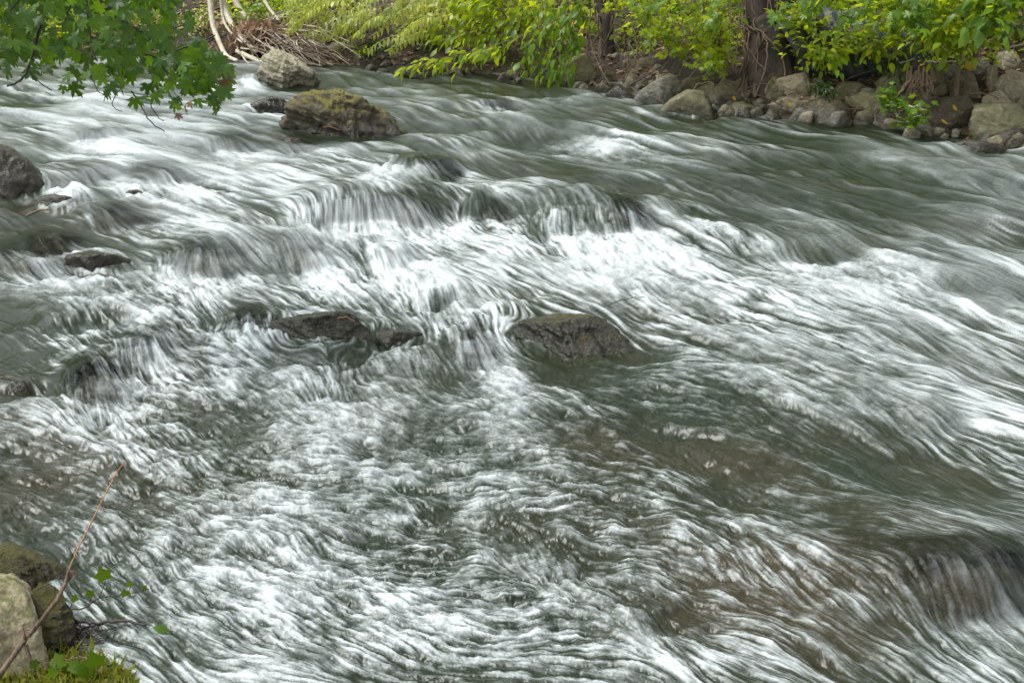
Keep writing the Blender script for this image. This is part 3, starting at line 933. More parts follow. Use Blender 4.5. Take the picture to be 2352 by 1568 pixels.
for (x, y, r) in ROCKS:
    sel = np.nonzero((np.abs(wx - x) < 6 * r + .3) & (np.abs(wy - y) < 6 * r + .3))[0]
    X, Y = wx[sel] - x, wy[sel] - y
    u, v = flow_at(np.full(1, x, np.float32), np.full(1, y, np.float32))
    dl = 0.53, -0.85
    s = X * dl[0] + Y * dl[1]
    n = -X * dl[1] + Y * dl[0]
    rr = np.hypot(X, Y)
    ring = np.exp(-((rr - 1.1 * r) / (0.28 * r + .02)) ** 2)
    z[sel] += (0.03 * min(r / .3, 1) * ring * sstep(0.2 * r, -r, s) - 0.03 * ring * sstep(0, r, s)).astype(np.float32)
    wake = sstep(0.6 * r, 1.4 * r, s) * np.exp(-(n / (0.9 * r)) ** 2) * np.exp(-np.maximum(s - r, 0) / (2.2 * r))
    sides = np.exp(-((np.abs(n) - 1.1 * r) / (0.3 * r)) ** 2) * sstep(-0.3 * r, 0.8 * r, s) * np.exp(-np.maximum(s, 0) / (2.5 * r))
    dens[sel] += (0.10 * wake + 0.35 * sides + 0.25 * ring * sstep(0, -r, s) - 0.5 * np.exp(-(rr / (1.35 * r)) ** 4) * sstep(-.2 * r, .5 * r, s)).astype(np.float32)
    z[sel] -= (0.035 * np.exp(-(rr / (1.4 * r)) ** 4) * sstep(-.3 * r, .4 * r, s)).astype(np.float32)
lump = np.clip(lump, 0, 1.2)
calm = np.clip(calm, 0, 1)
tb = far_t(wx, wy).astype(np.float32)
edge = sstep(-0.45, -0.05, tb)                # slack water along the far bank
dens -= 0.35 * edge
far_f = sstep(13, 5, dist)
fine = fbm(wx * 14, wy * 14, 4, 0, 0.65).astype(np.float32)
iso = fbm(wx * 15, wy * 18, 6, 1, 0.8).astype(np.float32)
iso = iso / iso.std() * sstep(12, 6, dist)
# relief: long streaks along the current, chop, boils at the feet of the falls
amp = (1 - 0.6 * edge)
chopn = fbm(wx * 5.0, wy * 5.0, 4, 2, 0.55).astype(np.float32)
big = fbm(wx * 1.3 + 0.5 * wy, wy * 1.6, 3, 1).astype(np.float32)
boil = fbm(wx * 9, wy * 9, 4, 3, 0.6).astype(np.float32)
z += amp * (0.085 * big * (1 - .5 * chop) + 0.011 * L[3] * (1 - .5 * chop) + 0.0036 * L[2] * (1 - .45 * chop) + 0.0017 * L[1] * (.4 + .6 * far_f) + 0.0008 * L[0] * far_f)
z += amp * (0.012 + 0.034 * chop) * chopn + 0.003 * chop * iso
z += lump * (0.015 + 0.035 * np.abs(boil) + 0.004 * L[2])
tex = 0.36 * L[3] * (1 - .7 * chop) + 0.42 * L[2] * (1 - .6 * chop) + 0.58 * L[1] * (.5 + .5 * far_f) * (1 - .15 * chop) + 0.62 * L[0] * far_f
env = sstep(-0.45, 0.45, fbm(wx * 1.4, wy * 1.4, 3, 3)).astype(np.float32)
tex = tex * (1 - 0.6 * calm) * (0.5 + 0.75 * env) + 0.5 * chop * iso
tex = tex / 0.9
field = dens * 1.35 - 0.58 + 0.56 * tex * (1 - .38 * chop) + 0.10 * chop + (0.9 * chopn + 0.5 * fine) * np.clip(chop + lump, 0, 1) + 0.9 * big  # foam, plus a chop offset that paints silvery sky sheen into its whiteness
foam = sstep(-1.15, 1.6, field)
foam = np.clip(foam, 0, 1) ** 1.42 * (0.78 + 0.16 * np.tanh(1.1 * tex))
brown = np.clip(blobs(wx, wy, [(1900, 1330, 500, 230, 0.9), (150, 1080, 260, 120, 0.6), (1350, 1000, 260, 60, .35), (1750, 1050, 300, 100, 0.4), (100, 950, 200, 100, .4)]) + 0.8 * fbm(wx * 2, wy * 2, 3, 0), 0, 1)
clear = np.clip(clear * 0.9 + 0.45 * edge, 0, 0.92)
V = np.stack([wx, wy, z], 1)
nr, nc = len(rows), len(cols)
# keep what lies between the banks
idx = np.arange(nv).reshape(nr, nc)
quads = np.stack([idx[:-1, :-1].ravel(), idx[1:, :-1].ravel(), idx[1:, 1:].ravel(), idx[:-1, 1:].ravel()], 1)
keep = tb[quads].min(1) < 0.9
quads = quads[keep]
used = np.zeros(nv, bool)
used[quads.ravel()] = True
remap = np.cumsum(used) - 1
quads = remap[quads]
m, nt, out = new_mat('white_water')
A = lambda s: N(nt, 'ShaderNodeAttribute', attribute_name=s).outputs['Fac']
fo, cl, br = A('foam'), A('clear'), A('brown')
# fine bubbles and threads in the foam, drawn out along the current
tcw = N(nt, 'ShaderNodeTexCoord').outputs['Object']
mpw = N(nt, 'ShaderNodeMapping', vector_type='TEXTURE')
mpw.inputs['Rotation'].default_value = (0, 0, math.radians(-42))
mpw.inputs['Scale'].default_value = (1 / 30.0, 1 / 130.0, 1 / 60.0)
nt.links.new(tcw, mpw.inputs[0])
fn = noise(nt, mpw.outputs[0], 1.0, 4, 0.65, 0.8)
mid_ = math_(nt, 'ADD', math_(nt, 'MULTIPLY', math_(nt, 'MULTIPLY', fo, math_(nt, 'SUBTRACT', 1.0, fo)), 5.0), 0.12)
fo = math_(nt, 'ADD', fo, math_(nt, 'MULTIPLY', math_(nt, 'SUBTRACT', fn, 0.5), math_(nt, 'MULTIPLY', math_(nt, 'MULTIPLY', mid_, 0.65), math_(nt, 'SUBTRACT', 1.0, math_(nt, 'MULTIPLY', cl, 0.8)))), 0.0, True)
deep = mixc(nt, br, (0.010, 0.017, 0.007), (0.027, 0.022, 0.009))
pb = N(nt, 'ShaderNodeBsdfPrincipled')
nt.links.new(deep, pb.inputs['Base Color'])
pb.inputs['Roughness'].default_value = 0.32
pb.inputs['IOR'].default_value = 1.33
pb.inputs['Specular IOR Level'].default_value = 0.5
tp = N(nt, 'ShaderNodeBsdfTransparent')
tp.inputs[0].default_value = (0.80, 0.78, 0.66, 1)
mx1 = N(nt, 'ShaderNodeMixShader')
lw = N(nt, 'ShaderNodeLayerWeight')
lw.inputs[0].default_value = 0.25
nt.links.new(math_(nt, 'MULTIPLY', cl, math_(nt, 'SUBTRACT', 1.0, lw.outputs['Fresnel'])), mx1.inputs[0])
nt.links.new(pb.outputs[0], mx1.inputs[1])
nt.links.new(tp.outputs[0], mx1.inputs[2])
fb = N(nt, 'ShaderNodeBsdfPrincipled')
fb.inputs['Base Color'].default_value = (0.48, 0.525, 0.52, 1)
fb.inputs['Roughness'].default_value = 0.6
fb.inputs['Specular IOR Level'].default_value = 0.2
mx2 = N(nt, 'ShaderNodeMixShader')
nt.links.new(fo, mx2.inputs[0])
nt.links.new(mx1.outputs[0], mx2.inputs[1])
nt.links.new(fb.outputs[0], mx2.inputs[2])
nt.links.new(mx2.outputs[0], out.inputs[0])
river = tag(obj('river', mesh_from('river', V[used], quads, m, attrs={'foam': foam[used], 'clear': clear[used], 'brown': brown[used]})), kind='structure')
print('river', len(quads), 'foam mean', foam.mean(), round(time.time() - T0, 1))

# stones that the falls run over
for i, (px, py, w, h, l, d, ff, ro, lb) in enumerate(HUMPS):
    if not ro:
        continue
    c = at(px, py, h)
    k = np.linalg.norm(c - CAM) / FPX
    W = w * k * 0.5
    d = np.array(d) / np.hypot(*d)
    dirs, faces = ICO[4]
    v = dirs * (1 + 0.25 * n3(dirs * 1.6 + i, i) + 0.12 * n3(dirs * 5 + i, i + 1))[:, None]
    L_ = l * 0.6
    Hh = h * 0.5 + 0.14
    v = v * np.array([W * 0.92, L_, Hh])
    side = np.array([-d[1], d[0]])
    loc = np.array([c[0] + d[0] * l * -0.15, c[1] + d[1] * l * -0.15, h - 0.065 - Hh])
    R = np.zeros_like(v)
    R[:, 0] = v[:, 0] * side[0] + v[:, 1] * d[0]
    R[:, 1] = v[:, 0] * side[1] + v[:, 1] * d[1]
    R[:, 2] = v[:, 2]
    o = obj('rock', mesh_from('rock', R, faces, M['rock_brown' if 'brown' in lb else 'rock_wet']), loc=loc)
    tag(o, lb, 'rock')
# ------------------------------------------------------------------ plants
def tube(pts, r0, r1, sides=6, jit=0.0, rng=None, sub=3):
    """tapered round stick along a smooth path"""
    pts = np.asarray(pts, float)
    if sub > 1 and len(pts) > 2:
        n = len(pts)
        t = np.linspace(0, n - 1, (n - 1) * sub + 1)
        out = []
        for q in t:
            i = min(int(q), n - 2)
            f = q - i
            p0, p1, p2, p3 = pts[max(i - 1, 0)], pts[i], pts[i + 1], pts[min(i + 2, n - 1)]
            out.append(0.5 * ((2 * p1) + (-p0 + p2) * f + (2 * p0 - 5 * p1 + 4 * p2 - p3) * f * f + (-p0 + 3 * p1 - 3 * p2 + p3) * f ** 3))
        pts = np.array(out)
    n = len(pts)
    if jit and rng is not None:
        pts = pts + rng.normal(0, jit, pts.shape) * (np.arange(n) > 0)[:, None]
    T = np.gradient(pts, axis=0)
    T /= np.linalg.norm(T, axis=1)[:, None] + 1e-9
    u = np.cross(T[0], [0.3, 0.5, 0.81])
    u /= np.linalg.norm(u)
    V_, F_ = [], []
    rr = np.linspace(r0, r1, n)
    for i in range(n):
        u = u - T[i] * (u @ T[i])
        u /= np.linalg.norm(u)
        w = np.cross(T[i], u)
        a = np.arange(sides) / sides * 2 * math.pi
        V_.append(pts[i] + rr[i] * (np.cos(a)[:, None] * u + np.sin(a)[:, None] * w))
    V_.append(pts[-1:] + T[-1:] * rr[-1])
    V_ = np.vstack(V_)
    for i in range(n - 1):
        for j in range(sides):
            F_.append((i * sides + j, i * sides + (j + 1) % sides, (i + 1) * sides + (j + 1) % sides, (i + 1) * sides + j))
    tip = len(V_) - 1
    tri = [((n - 1) * sides + j, (n - 1) * sides + (j + 1) % sides, tip) for j in range(sides)]
    return V_, np.array(F_), np.array(tri), pts


def join(parts):
    """list of (verts, quads, tris) -> one"""
    vs, qs, ts, o = [], [], [], 0
    for p in parts:
        vs.append(p[0])
        if len(p[1]):
            qs.append(np.asarray(p[1]) + o)
        if len(p[2]):
            ts.append(np.asarray(p[2]) + o)
        o += len(p[0])
    return np.vstack(vs), [x for x in ((np.vstack(qs) if qs else np.zeros((0, 4), int)), (np.vstack(ts) if ts else np.zeros((0, 3), int))) if len(x)]


def t_ovate(w=0.5, fold=0.12, droop=0.25):
    t = np.array([0, 0.18, 0.45, 0.75, 1.0])
    wd = np.array([0, 0.75, 1.0, 0.62, 0]) * w / 2
    mid = np.stack([t, 0 * t, -droop * t ** 2], 1)
    lf = mid[1:4] + np.stack([0 * wd[1:4], wd[1:4], fold * wd[1:4] * 4 * 0.5], 1)
    rt = mid[1:4] + np.stack([0 * wd[1:4], -wd[1:4], fold * wd[1:4] * 4 * 0.5], 1)
    v = np.vstack([mid, lf, rt])
    f = [(0, 1, 5), (0, 8, 1), (1, 2, 5), (5, 2, 6), (1, 8, 2), (8, 9, 2), (2, 3, 6), (6, 3, 7), (2, 9, 3), (9, 10, 3), (3, 4, 7), (3, 10, 4)]
    return v, np.array(f)


def t_maple(rng, scale=1.0):
    half = [(0, 1.0), (7, .80), (13, .83), (18, .58), (26, .40), (33, .62), (38, .80), (44, .74), (50, .93), (57, .68), (64, .66), (70, .44), (80, .42), (88, .56), (97, .72), (106, .46), (122, .40), (140, .36), (160, .26), (176, .10)]
    pts = []
    for s in (1, -1):
        h = half if s == 1 else half[:0:-1]
        for a, r in h:
            a = math.radians(a + rng.uniform(-2.5, 2.5)) * s
            r = r * (1 + rng.uniform(-.07, .07))
            pts.append((r * math.cos(a), r * math.sin(a) * 1.05))
    p = np.array(pts)
    c = np.array([[0.0, 0.0]])
    inner = p * 0.5
    p2 = np.vstack([c, inner, p])
    cup, fold, tw = rng.uniform(0.15, 0.5), rng.uniform(-0.1, 0.35), rng.uniform(-.25, .25)
    z = -cup * (p2[:, 0] ** 2 + 0.6 * p2[:, 1] ** 2) * 0.55 + fold * np.abs(p2[:, 1]) * 0.6 + tw * p2[:, 0] * p2[:, 1] + 0.06 * np.sin(p2[:, 0] * 9) * p2[:, 1]
    v = np.column_stack([p2[:, 0] + 0.12, p2[:, 1], z]) * 0.55
    n = len(p)
    f = []
    for i in range(n):
        j = (i + 1) % n
        f += [(0, 1 + i, 1 + j), (1 + i, 1 + n + i, 1 + n + j), (1 + i, 1 + n + j, 1 + j)]
    return v * scale, np.array(f)


def frames(d, up, roll=None):
    d = d / (np.linalg.norm(d, axis=1)[:, None] + 1e-9)
    z = up - d * (up * d).sum(1)[:, None]
    z /= np.linalg.norm(z, axis=1)[:, None] + 1e-9
    y = np.cross(z, d)
    return np.stack([d, y, z], 2)       # columns


def scatter(tpls, pos, d, up, size, rng, which=None):
    """many blades into one set of arrays (verts, tris, tint)"""
    R = frames(d, up)
    if which is None:
        which = rng.randint(0, len(tpls), len(pos))
    vs, fs, ts, o = [], [], [], 0
    for k, (tv, tf) in enumerate(tpls):
        s = np.nonzero(which == k)[0]
        if not len(s):
            continue
        P = np.einsum('nij,kj->nki', R[s], tv) * size[s][:, None, None] + pos[s][:, None, :]
        vs.append(P.reshape(-1, 3))
        F = tf[None] + (np.arange(len(s)) * len(tv))[:, None, None] + o
        fs.append(F.reshape(-1, 3))
        ts.append(np.repeat(rng.rand(len(s)), len(tv)))
        o += len(s) * len(tv)
    return np.vstack(vs), np.vstack(fs), np.concatenate(ts)


def leaf_objects(mesh_list, parent, pos, d, up, size, rng, name='leaf'):
    R = frames(d, up)
    base = np.array(parent.location)
    for i in range(len(pos)):
        o = bpy.data.objects.new(name, mesh_list[rng.randint(len(mesh_list))])
        Mx = Matrix([[*R[i][0], 0], [*R[i][1], 0], [*R[i][2], 0], [0, 0, 0, 1]]).to_4x4()
        o.rotation_mode = 'QUATERNION'
        o.rotation_quaternion = Mx.to_quaternion()
        o.location = pos[i] - base
        o.scale = (size[i],) * 3
        link(o, parent)


rl = np.random.RandomState(5)
OV = [t_ovate(0.52, 0.1, 0.2), t_ovate(0.46, 0.2, 0.45), t_ovate(0.6, -0.06, 0.1), t_ovate(0.5, 0.3, 0.3)]
LONG = [t_ovate(0.36, 0.15, 0.3), t_ovate(0.32, 0.25, 0.5), t_ovate(0.4, 0.0, 0.15)]
MP = [t_maple(rl) for _ in range(8)]


def leaf_mesh(nm, tpl, mat):
    return mesh_from(nm, tpl[0], tpl[1], mat)


fpx, fpy = [p[0] for p in FARPX], [at(*p)[1] for p in FARPX]


def bd(px):
    return float(np.interp(px, fpx, fpy))


def PB(px, py, dd):
    return atd(px, py, bd(px) + dd)


def plant(name, label, cat, stems, tpls, mat, size, per, spread, seed, nind=45, hang=0.5, stem_r=0.008, stemmat='twig', facing=0.5, group=None, leafname='leaf', twigs=0):
    """stems: lists of (sketch x, y, metres behind the waterline). Leaves sit along the outer part of the stems."""
    rng = np.random.RandomState(seed)
    per = int(per * 1.35)
    size = size * 1.05
    spread = spread * 1.25
    roots = [np.array([PB(*q) for q in s]) for s in stems]
    p0 = roots[0][0]
    gz0 = float(ground_z(p0[0], p0[1])[0])
    root = empty(name, (p0[0], p0[1], max(gz0, 0.0)))
    base = np.array(root.location)
    tag(root, label, cat, group)
    pos, dr, up = [], [], []
    for s in roots:
        v, q, t, path = tube(s - base, stem_r, stem_r * 0.35, 5, 0.006, rng, sub=5)
        fs = [q, t]
        obj('stem', mesh_from('stem', v, fs, M[stemmat]), root)
        path = path + base
        seg = np.linalg.norm(np.diff(path, axis=0), axis=1)
        cum = np.concatenate([[0], np.cumsum(seg)]) / seg.sum()
        u = rng.uniform(0.12, 1.0, per) ** 0.8
        P = np.stack([np.interp(u, cum, path[:, k]) for k in range(3)], 1)
        T = np.stack([np.interp(u, cum, np.gradient(path[:, k])) for k in range(3)], 1)
        T /= np.linalg.norm(T, axis=1)[:, None] + 1e-9
        off = rng.normal(0, 1, (per, 3)) * np.array([1, 1, 0.7]) * spread
        D = 1.0 * off / (np.linalg.norm(off, axis=1)[:, None] + 1e-9) * 0.7 + T * 0.8 + np.array([0, 0, -hang]) + rng.normal(0, .25, (per, 3))
        U = np.array([0, -0.55 * facing, 1.0]) + rng.normal(0, 0.42, (per, 3))
        pos.append(P + off * rng.uniform(.2, 1, (per, 1)))
        dr.append(D)
        up.append(U)
        # fine side twigs
        for j in range(twigs):
            a = P[rng.randint(per)]
            b = a + rng.normal(0, 1, 3) * spread * 1.2 + np.array([0, 0, -spread * .5])
            v, q, t, _ = tube(np.array([a, (a + b) / 2 + rng.normal(0, .02, 3), b]) - base, stem_r * .4, stem_r * .2, 4)
            obj('twig', mesh_from('twig', v, [q, t], M[stemmat]), root)
    pos, dr, up = np.vstack(pos), np.vstack(dr), np.vstack(up)
    sz = size * rng.uniform(0.6, 1.25, len(pos))
    order = np.argsort(np.linalg.norm(pos - CAM, axis=1))
    near, rest = order[:nind], order[nind:]
    if len(rest):
        v, f, tint = scatter(tpls, pos[rest] - base, dr[rest], up[rest], sz[rest], rng)
        fo_ = obj('foliage', mesh_from('foliage', v, f, M[mat], attrs={'tint': tint}), root)
        fo_['kind'] = 'stuff'
    ml = [leaf_mesh(leafname, t, M[mat]) for t in tpls]
    leaf_objects(ml, root, pos[near], dr[near], up[near], sz[near], rng, leafname)
    return root


# --- vine covered tree on the far bank and slimmer trunks
def trunk(name, label, pts, r0, r1, mat, crown=None, seed=1, cat='tree', vines=0):
    rng = np.random.RandomState(seed)
    P = np.array([PB(*q) for q in pts])
    b = P[0].copy()
    b[2] = float(ground_z(b[0], b[1])[0]) - 0.2
    P = np.vstack([b, P[1:]])
    root = empty(name, b)
    tag(root, label, cat)
    v, q, t, path = tube(P - b, r0, r1, 14, 0.0, rng, sub=8)
    a = v.copy()
    rr = n3(a * np.array([6, 6, 1.2]) + seed, seed)
    c = np.repeat(path, 14, 0)
    c = np.vstack([c, path[-1:]])
    v = c + (v - c) * (1 + 0.45 * rr)[:, None] * (1 + 0.45 * np.exp(-np.maximum(v[:, 2] - .2, 0) / 0.15))[:, None]
    obj('trunk', mesh_from('trunk', v, [q, t], M[mat]), root)
    for k in range(vines):
        a0 = rng.uniform(0, 2 * math.pi)
        pp = []
        for i, f in enumerate(np.linspace(0, 0.9, 7)):
            j = int(f * (len(path) - 1))
            r = (r0 + (r1 - r0) * f) * 1.12 + (0.10 if i == 0 else rng.uniform(0, 0.03))
            aa = a0 + f * rng.uniform(-2, 2)
            pp.append(path[j] + np.array([math.cos(aa) * r, math.sin(aa) * r, 0]))
        v, q, t, _ = tube(np.array(pp), rng.uniform(.006, .016), .005, 5, 0.008, rng, sub=4)
        obj('vine', mesh_from('vine', v, [q, t], M['twig']), root)
    if crown:
        # crown far above the picture: it shades the bank and shows in the river
        top = P[-1]
        n = crown
        ctrs = top + rng.normal(0, 1, (26, 3)) * np.array([1.6, 1.6, 1.1]) + np.array([0, 0.6, 0.6])
        w = rng.randint(0, len(ctrs), n)
        pos = ctrs[w] + rng.normal(0, 0.42, (n, 3))
        D = rng.normal(0, 1, (n, 3)) + np.array([0, 0, -0.4])
        U = np.array([0, 0, 1.0]) + rng.normal(0, .6, (n, 3))
        v, f, tint = scatter(OV, pos - b, D, U, rng.uniform(.2, .36, n), rng)
        cr = obj('crown', mesh_from('crown', v, f, M['leaf_green'], attrs={'tint': tint}), root)
        cr['kind'] = 'stuff'
        for k in range(9):
            j = int((0.55 + 0.05 * k) * (len(path) - 1))
            e = ctrs[k * 2] - b
            v, q, t, _ = tube(np.array([path[j], (path[j] + e) / 2 + rng.normal(0, .15, 3), e]), r1 * .6, .012, 6, 0, None, 5)
            obj('limb', mesh_from('limb', v, [q, t], M[mat]), root)
    return root


trunk('tree', 'thick dark trunk wrapped in brown vines on the right bank', [(1772, 168, .7), (1770, 110, .72), (1757, 50, .75), (1748, -40, .8), (1740, -900, 1.2), (1760, -2200, 1.0)], .24, .10, 'bark_dark', crown=900, seed=2, vines=26)
trunk('tree', 'slim leaning trunk just right of the vine covered trunk', [(1790, 160, .85), (1805, 70, .9), (1826, -20, 1.0), (1900, -600, 1.4), (2000, -1500, 1.6)], .07, .04, 'bark_dark', crown=450, seed=3)
trunk('tree', 'thin forked stem rising from the black ribbed sheeting', [(1895, 110, 1.5), (1905, 40, 1.5), (1918, -10, 1.5), (1960, -500, 1.5)], .035, .02, 'bark_dark', seed=4)
trunk('tree', 'grey brown trunk behind hanging leaves left of centre bank', [(1052, 100, 1.6), (1048, 40, 1.6), (1046, -10, 1.7), (1046, -900, 1.8), (1060, -1800, 2.0)], .06, .04, 'bark_dark', crown=450, seed=6)
trunk('tree', 'dark trunk tangled in roots and twigs left of the vine covered trunk', [(1400, 120, .9), (1392, 40, .9), (1380, -20, 1.0), (1350, -700, 1.2), (1330, -1700, 1.4)], .07, .04, 'bark_dark', crown=500, seed=7, vines=8)
trunk('sapling', 'upright grey sapling among leaves near the right edge', [(2214, 115, .55), (2210, 50, .55), (2206, -15, .55), (2200, -300, .6)], .022, .012, 'twig', seed=8)
trunk('sapling', 'thin crooked sapling growing from the exposed root clump', [(2112, 170, .45), (2106, 90, .4), (2094, 25, .4), (2085, -20, .4), (2080, -200, .4)], .016, .008, 'twig_dark', seed=9)

# --- shrubs and overhanging branches
# pinnate fronds
def frond_arrays(p0, p1, p2, n, ll, rng):
    v, q, t, path = tube(np.array([p0, p1, p2]), .004, .002, 4, 0, None, 6)
    parts = [(v, q, t)]
    T = np.gradient(path, axis=0)
    T /= np.linalg.norm(T, axis=1)[:, None]
    us = np.linspace(.22, 1, n)
    P = np.stack([np.interp(us, np.linspace(0, 1, len(path)), path[:, k]) for k in range(3)], 1)
    TT = np.stack([np.interp(us, np.linspace(0, 1, len(path)), T[:, k]) for k in range(3)], 1)
    upv = np.array([0, -.5, 1.0]) + rng.normal(0, .2, 3)
    S = np.cross(upv, TT)
    S /= np.linalg.norm(S, axis=1)[:, None]
    for s in (1, -1):
        D = TT * .55 + S * s + np.array([0, 0, -.35]) + rng.normal(0, .12, TT.shape)
        Uu = np.tile(upv, (n, 1)) + rng.normal(0, .2, (n, 3))
        lv, lf, _ = scatter(LONG, P, D, Uu, ll * rng.uniform(.75, 1.1, n) * np.linspace(1.05, .8, n), rng)
        parts.append((lv, np.zeros((0, 4), int), lf))
    return join(parts)


def frond_shrub(name, label, tips, origin, seed, n=9, ll=.115):
    rng = np.random.RandomState(seed)
    o0 = PB(*origin)
    gz0 = float(ground_z(o0[0], o0[1])[0])
    root = empty(name, (o0[0], o0[1], gz0))
    tag(root, label, 'shrub')
    base = np.array(root.location)
    for (sx, sy, tx, ty, dd) in tips:
        p0 = PB(sx, sy, dd + .35)
        p2 = PB(tx, ty, dd)
        p1 = (p0 + p2) / 2 + np.array([0, 0, .06])
        v, fs = frond_arrays(p0 - base, p1 - base, p2 - base, n, ll, rng)
        me = mesh_from('frond', v, fs, M['leaf_pinnate'], attrs={'tint': np.full(len(v), rng.rand())})
        obj('frond', me, root)
    for k in range(4):
        sx, sy, tx, ty, dd = tips[rng.randint(len(tips))]
        v, q, t, _ = tube(np.array([o0, (o0 + PB(sx, sy, dd + .35)) / 2 + [0, 0, .15], PB(sx, sy, dd + .35)]) - base, .012, .005, 5, .004, rng, 5)
        obj('stem', mesh_from('stem', v, [q, t], M['twig']), root)
    return root


rng = np.random.RandomState(3)
tips = []
for k in range(62):
    tx = rng.uniform(636, 960)
    ty = rng.uniform(8, 118) * (0.55 + 0.45 * sstep(620, 760, tx))
    tips.append((tx + rng.uniform(70, 130), ty - rng.uniform(28, 62), tx, ty, rng.uniform(-.5, .9)))
frond_shrub('pinnate_shrub', 'shrub with pale feathery fronds drooping over the driftwood heap', tips, (1010, 60, 1.2), 4)
tips = [(rng.uniform(930, 1200), -30 + rng.uniform(-20, 20), rng.uniform(860, 1120), rng.uniform(5, 60), rng.uniform(.2, 1.2)) for k in range(14)]
frond_shrub('pinnate_shrub', 'second feathery shrub behind the trunk at left centre of the bank', tips, (1100, 40, 2.0), 5)

plant('dipping_branch', 'low branch with long yellow leaves dipping to the water right of the driftwood', 'branch',
      [[(1330, 20, .2), (1230, 70, -.2), (1120, 110, -.5), (1000, 138, -.7), (905, 168, -.75)], [(1200, 80, -.2), (1130, 120, -.5), (1060, 140, -.6), (985, 150, -.65)]],
      LONG, 'leaf_yellow', .125, 46, .05, 21, nind=60, hang=.45, stem_r=.007)
plant('hanging_branch', 'leafy branch hanging down to the water left of the smooth leaning boulder', 'branch',
      [[(1330, -30, .3), (1300, 30, .1), (1290, 90, -.2), (1265, 150, -.3), (1250, 185, -.35)], [(1310, -10, .3), (1270, 60, 0), (1225, 110, -.2), (1200, 150, -.3)], [(1370, -30, .3), (1330, 30, 0), (1305, 100, -.2), (1290, 195, -.35)],
       [(1250, -10, .4), (1190, 50, .2), (1140, 90, 0), (1095, 130, -.15)]],
      OV, 'leaf_green', .105, 70, .09, 22, nind=90, hang=.7, twigs=5)
plant('overhanging_shrub', 'bushy yellow green shrub above the dipping branch', 'shrub',
      [[(1180, 80, .7), (1130, 40, .5), (1070, 40, .3), (1010, 70, .2)], [(1180, 80, .7), (1150, 20, .5), (1100, 5, .4), (1040, 25, .3)], [(1190, 80, .8), (1200, 20, .6), (1170, -10, .5), (1100, -20, .4)], [(1190, 80, .8), (1240, 30, .6), (1260, 0, .5), (1240, 60, .2)],
       [(1180, 90, .6), (1120, 70, .3), (1060, 85, .1), (1020, 100, .0)]],
      OV, 'leaf_yellow', .10, 110, .13, 23, nind=60, twigs=4)
plant('lobed_shrub', 'bright lobed leaf shrub left of the vine covered trunk', 'shrub',
      [[(1640, 150, .6), (1600, 90, .4), (1540, 50, .3), (1470, 40, .2)], [(1640, 150, .6), (1650, 80, .4), (1610, 30, .3), (1560, 0, .2)], [(1640, 150, .6), (1655, 90, .3), (1650, 40, .2), (1620, 70, 0)], [(1620, 150, .5), (1590, 110, .3), (1530, 90, .1), (1500, 80, 0)],
       [(1620, 140, .5), (1650, 110, .3), (1640, 130, .1), (1630, 160, .0)], [(1560, 60, .5), (1500, 10, .5), (1440, -10, .5), (1400, 20, .4)]],
      MP[:4], 'leaf_yellow', .105, 95, .12, 24, nind=90, twigs=5)
plant('lobed_shrub', 'dark green lobed leaves hanging from above in front of the trunk', 'branch',
      [[(1690, -40, .1), (1670, 10, 0), (1640, 40, -.1), (1600, 60, -.15)], [(1660, -40, .1), (1600, 0, 0), (1530, 15, -.1), (1450, 10, -.1)], [(1900, -40, .2), (1870, 10, .1), (1830, 30, .1), (1790, 40, .1)]],
      MP[4:], 'leaf_green', .115, 40, .10, 25, nind=60, twigs=3)
plant('undergrowth_shrub', 'dense yellow green undergrowth right of the vine covered trunk', 'shrub',
      [[(1880, 143, .8), (1870, 98, .7), (1850, 58, .6), (1830, 28, .6)], [(1900, 143, .8), (1920, 108, .7), (1930, 78, .6), (1950, 88, .4)], [(1930, 143, .8), (1970, 108, .6), (2010, 98, .4), (2030, 113, .3)], [(1870, 138, .6), (1880, 118, .4), (1900, 113, .3), (1920, 128, .2)],
       [(1850, 128, .7), (1850, 78, .6), (1840, 38, .5), (1830, 23, .4)]],
      OV, 'leaf_yellow', .085, 120, .14, 26, nind=90, twigs=3, hang=.2)
plant('leafy_shrub', 'bright leafy shrub filling the top right of the bank', 'shrub',
      [[(2120, 110, .7), (2110, 50, .6), (2080, 10, .5), (2040, -10, .4)], [(2140, 110, .7), (2160, 60, .6), (2190, 20, .5), (2230, 10, .4)], [(2130, 110, .7), (2140, 30, .6), (2150, -20, .6), (2190, -40, .5)], [(2180, 110, .7), (2220, 80, .5), (2250, 60, .3), (2290, 50, .2)],
       [(2080, 110, .7), (2060, 60, .5), (2050, 40, .4), (2000, 10, .4)], [(2150, 110, .6), (2170, 80, .4), (2150, 70, .2), (2120, 80, .1)]],
      OV, 'leaf_yellow', .10, 120, .15, 27, nind=90, twigs=4, hang=.2)
plant('leafy_shrub', 'large leaved shrub in the far top right corner', 'shrub',
      [[(2330, 82, .5), (2310, 32, .4), (2280, -8, .3), (2240, -28, .3)], [(2340, 82, .5), (2350, 22, .4), (2340, -18, .3), (2310, -38, .3)], [(2330, 82, .5), (2300, 52, .3), (2260, 42, .1), (2235, 67, .0)]],
      OV, 'leaf_green', .125, 55, .12, 28, nind=60, twigs=3)
plant('hanging_leaves', 'deep green leaves hanging from above left of the upright sapling', 'branch',
      [[(2060, -40, .2), (2070, 10, .1), (2100, 40, .1), (2120, 70, 0)], [(2000, -40, .2), (1990, 10, .1), (1960, 35, .1), (1930, 40, 0)], [(2150, -40, .2), (2120, 10, .1), (2080, 30, 0), (2040, 50, 0)]],
      MP[4:], 'leaf_green', .12, 34, .09, 29, nind=50, twigs=2)
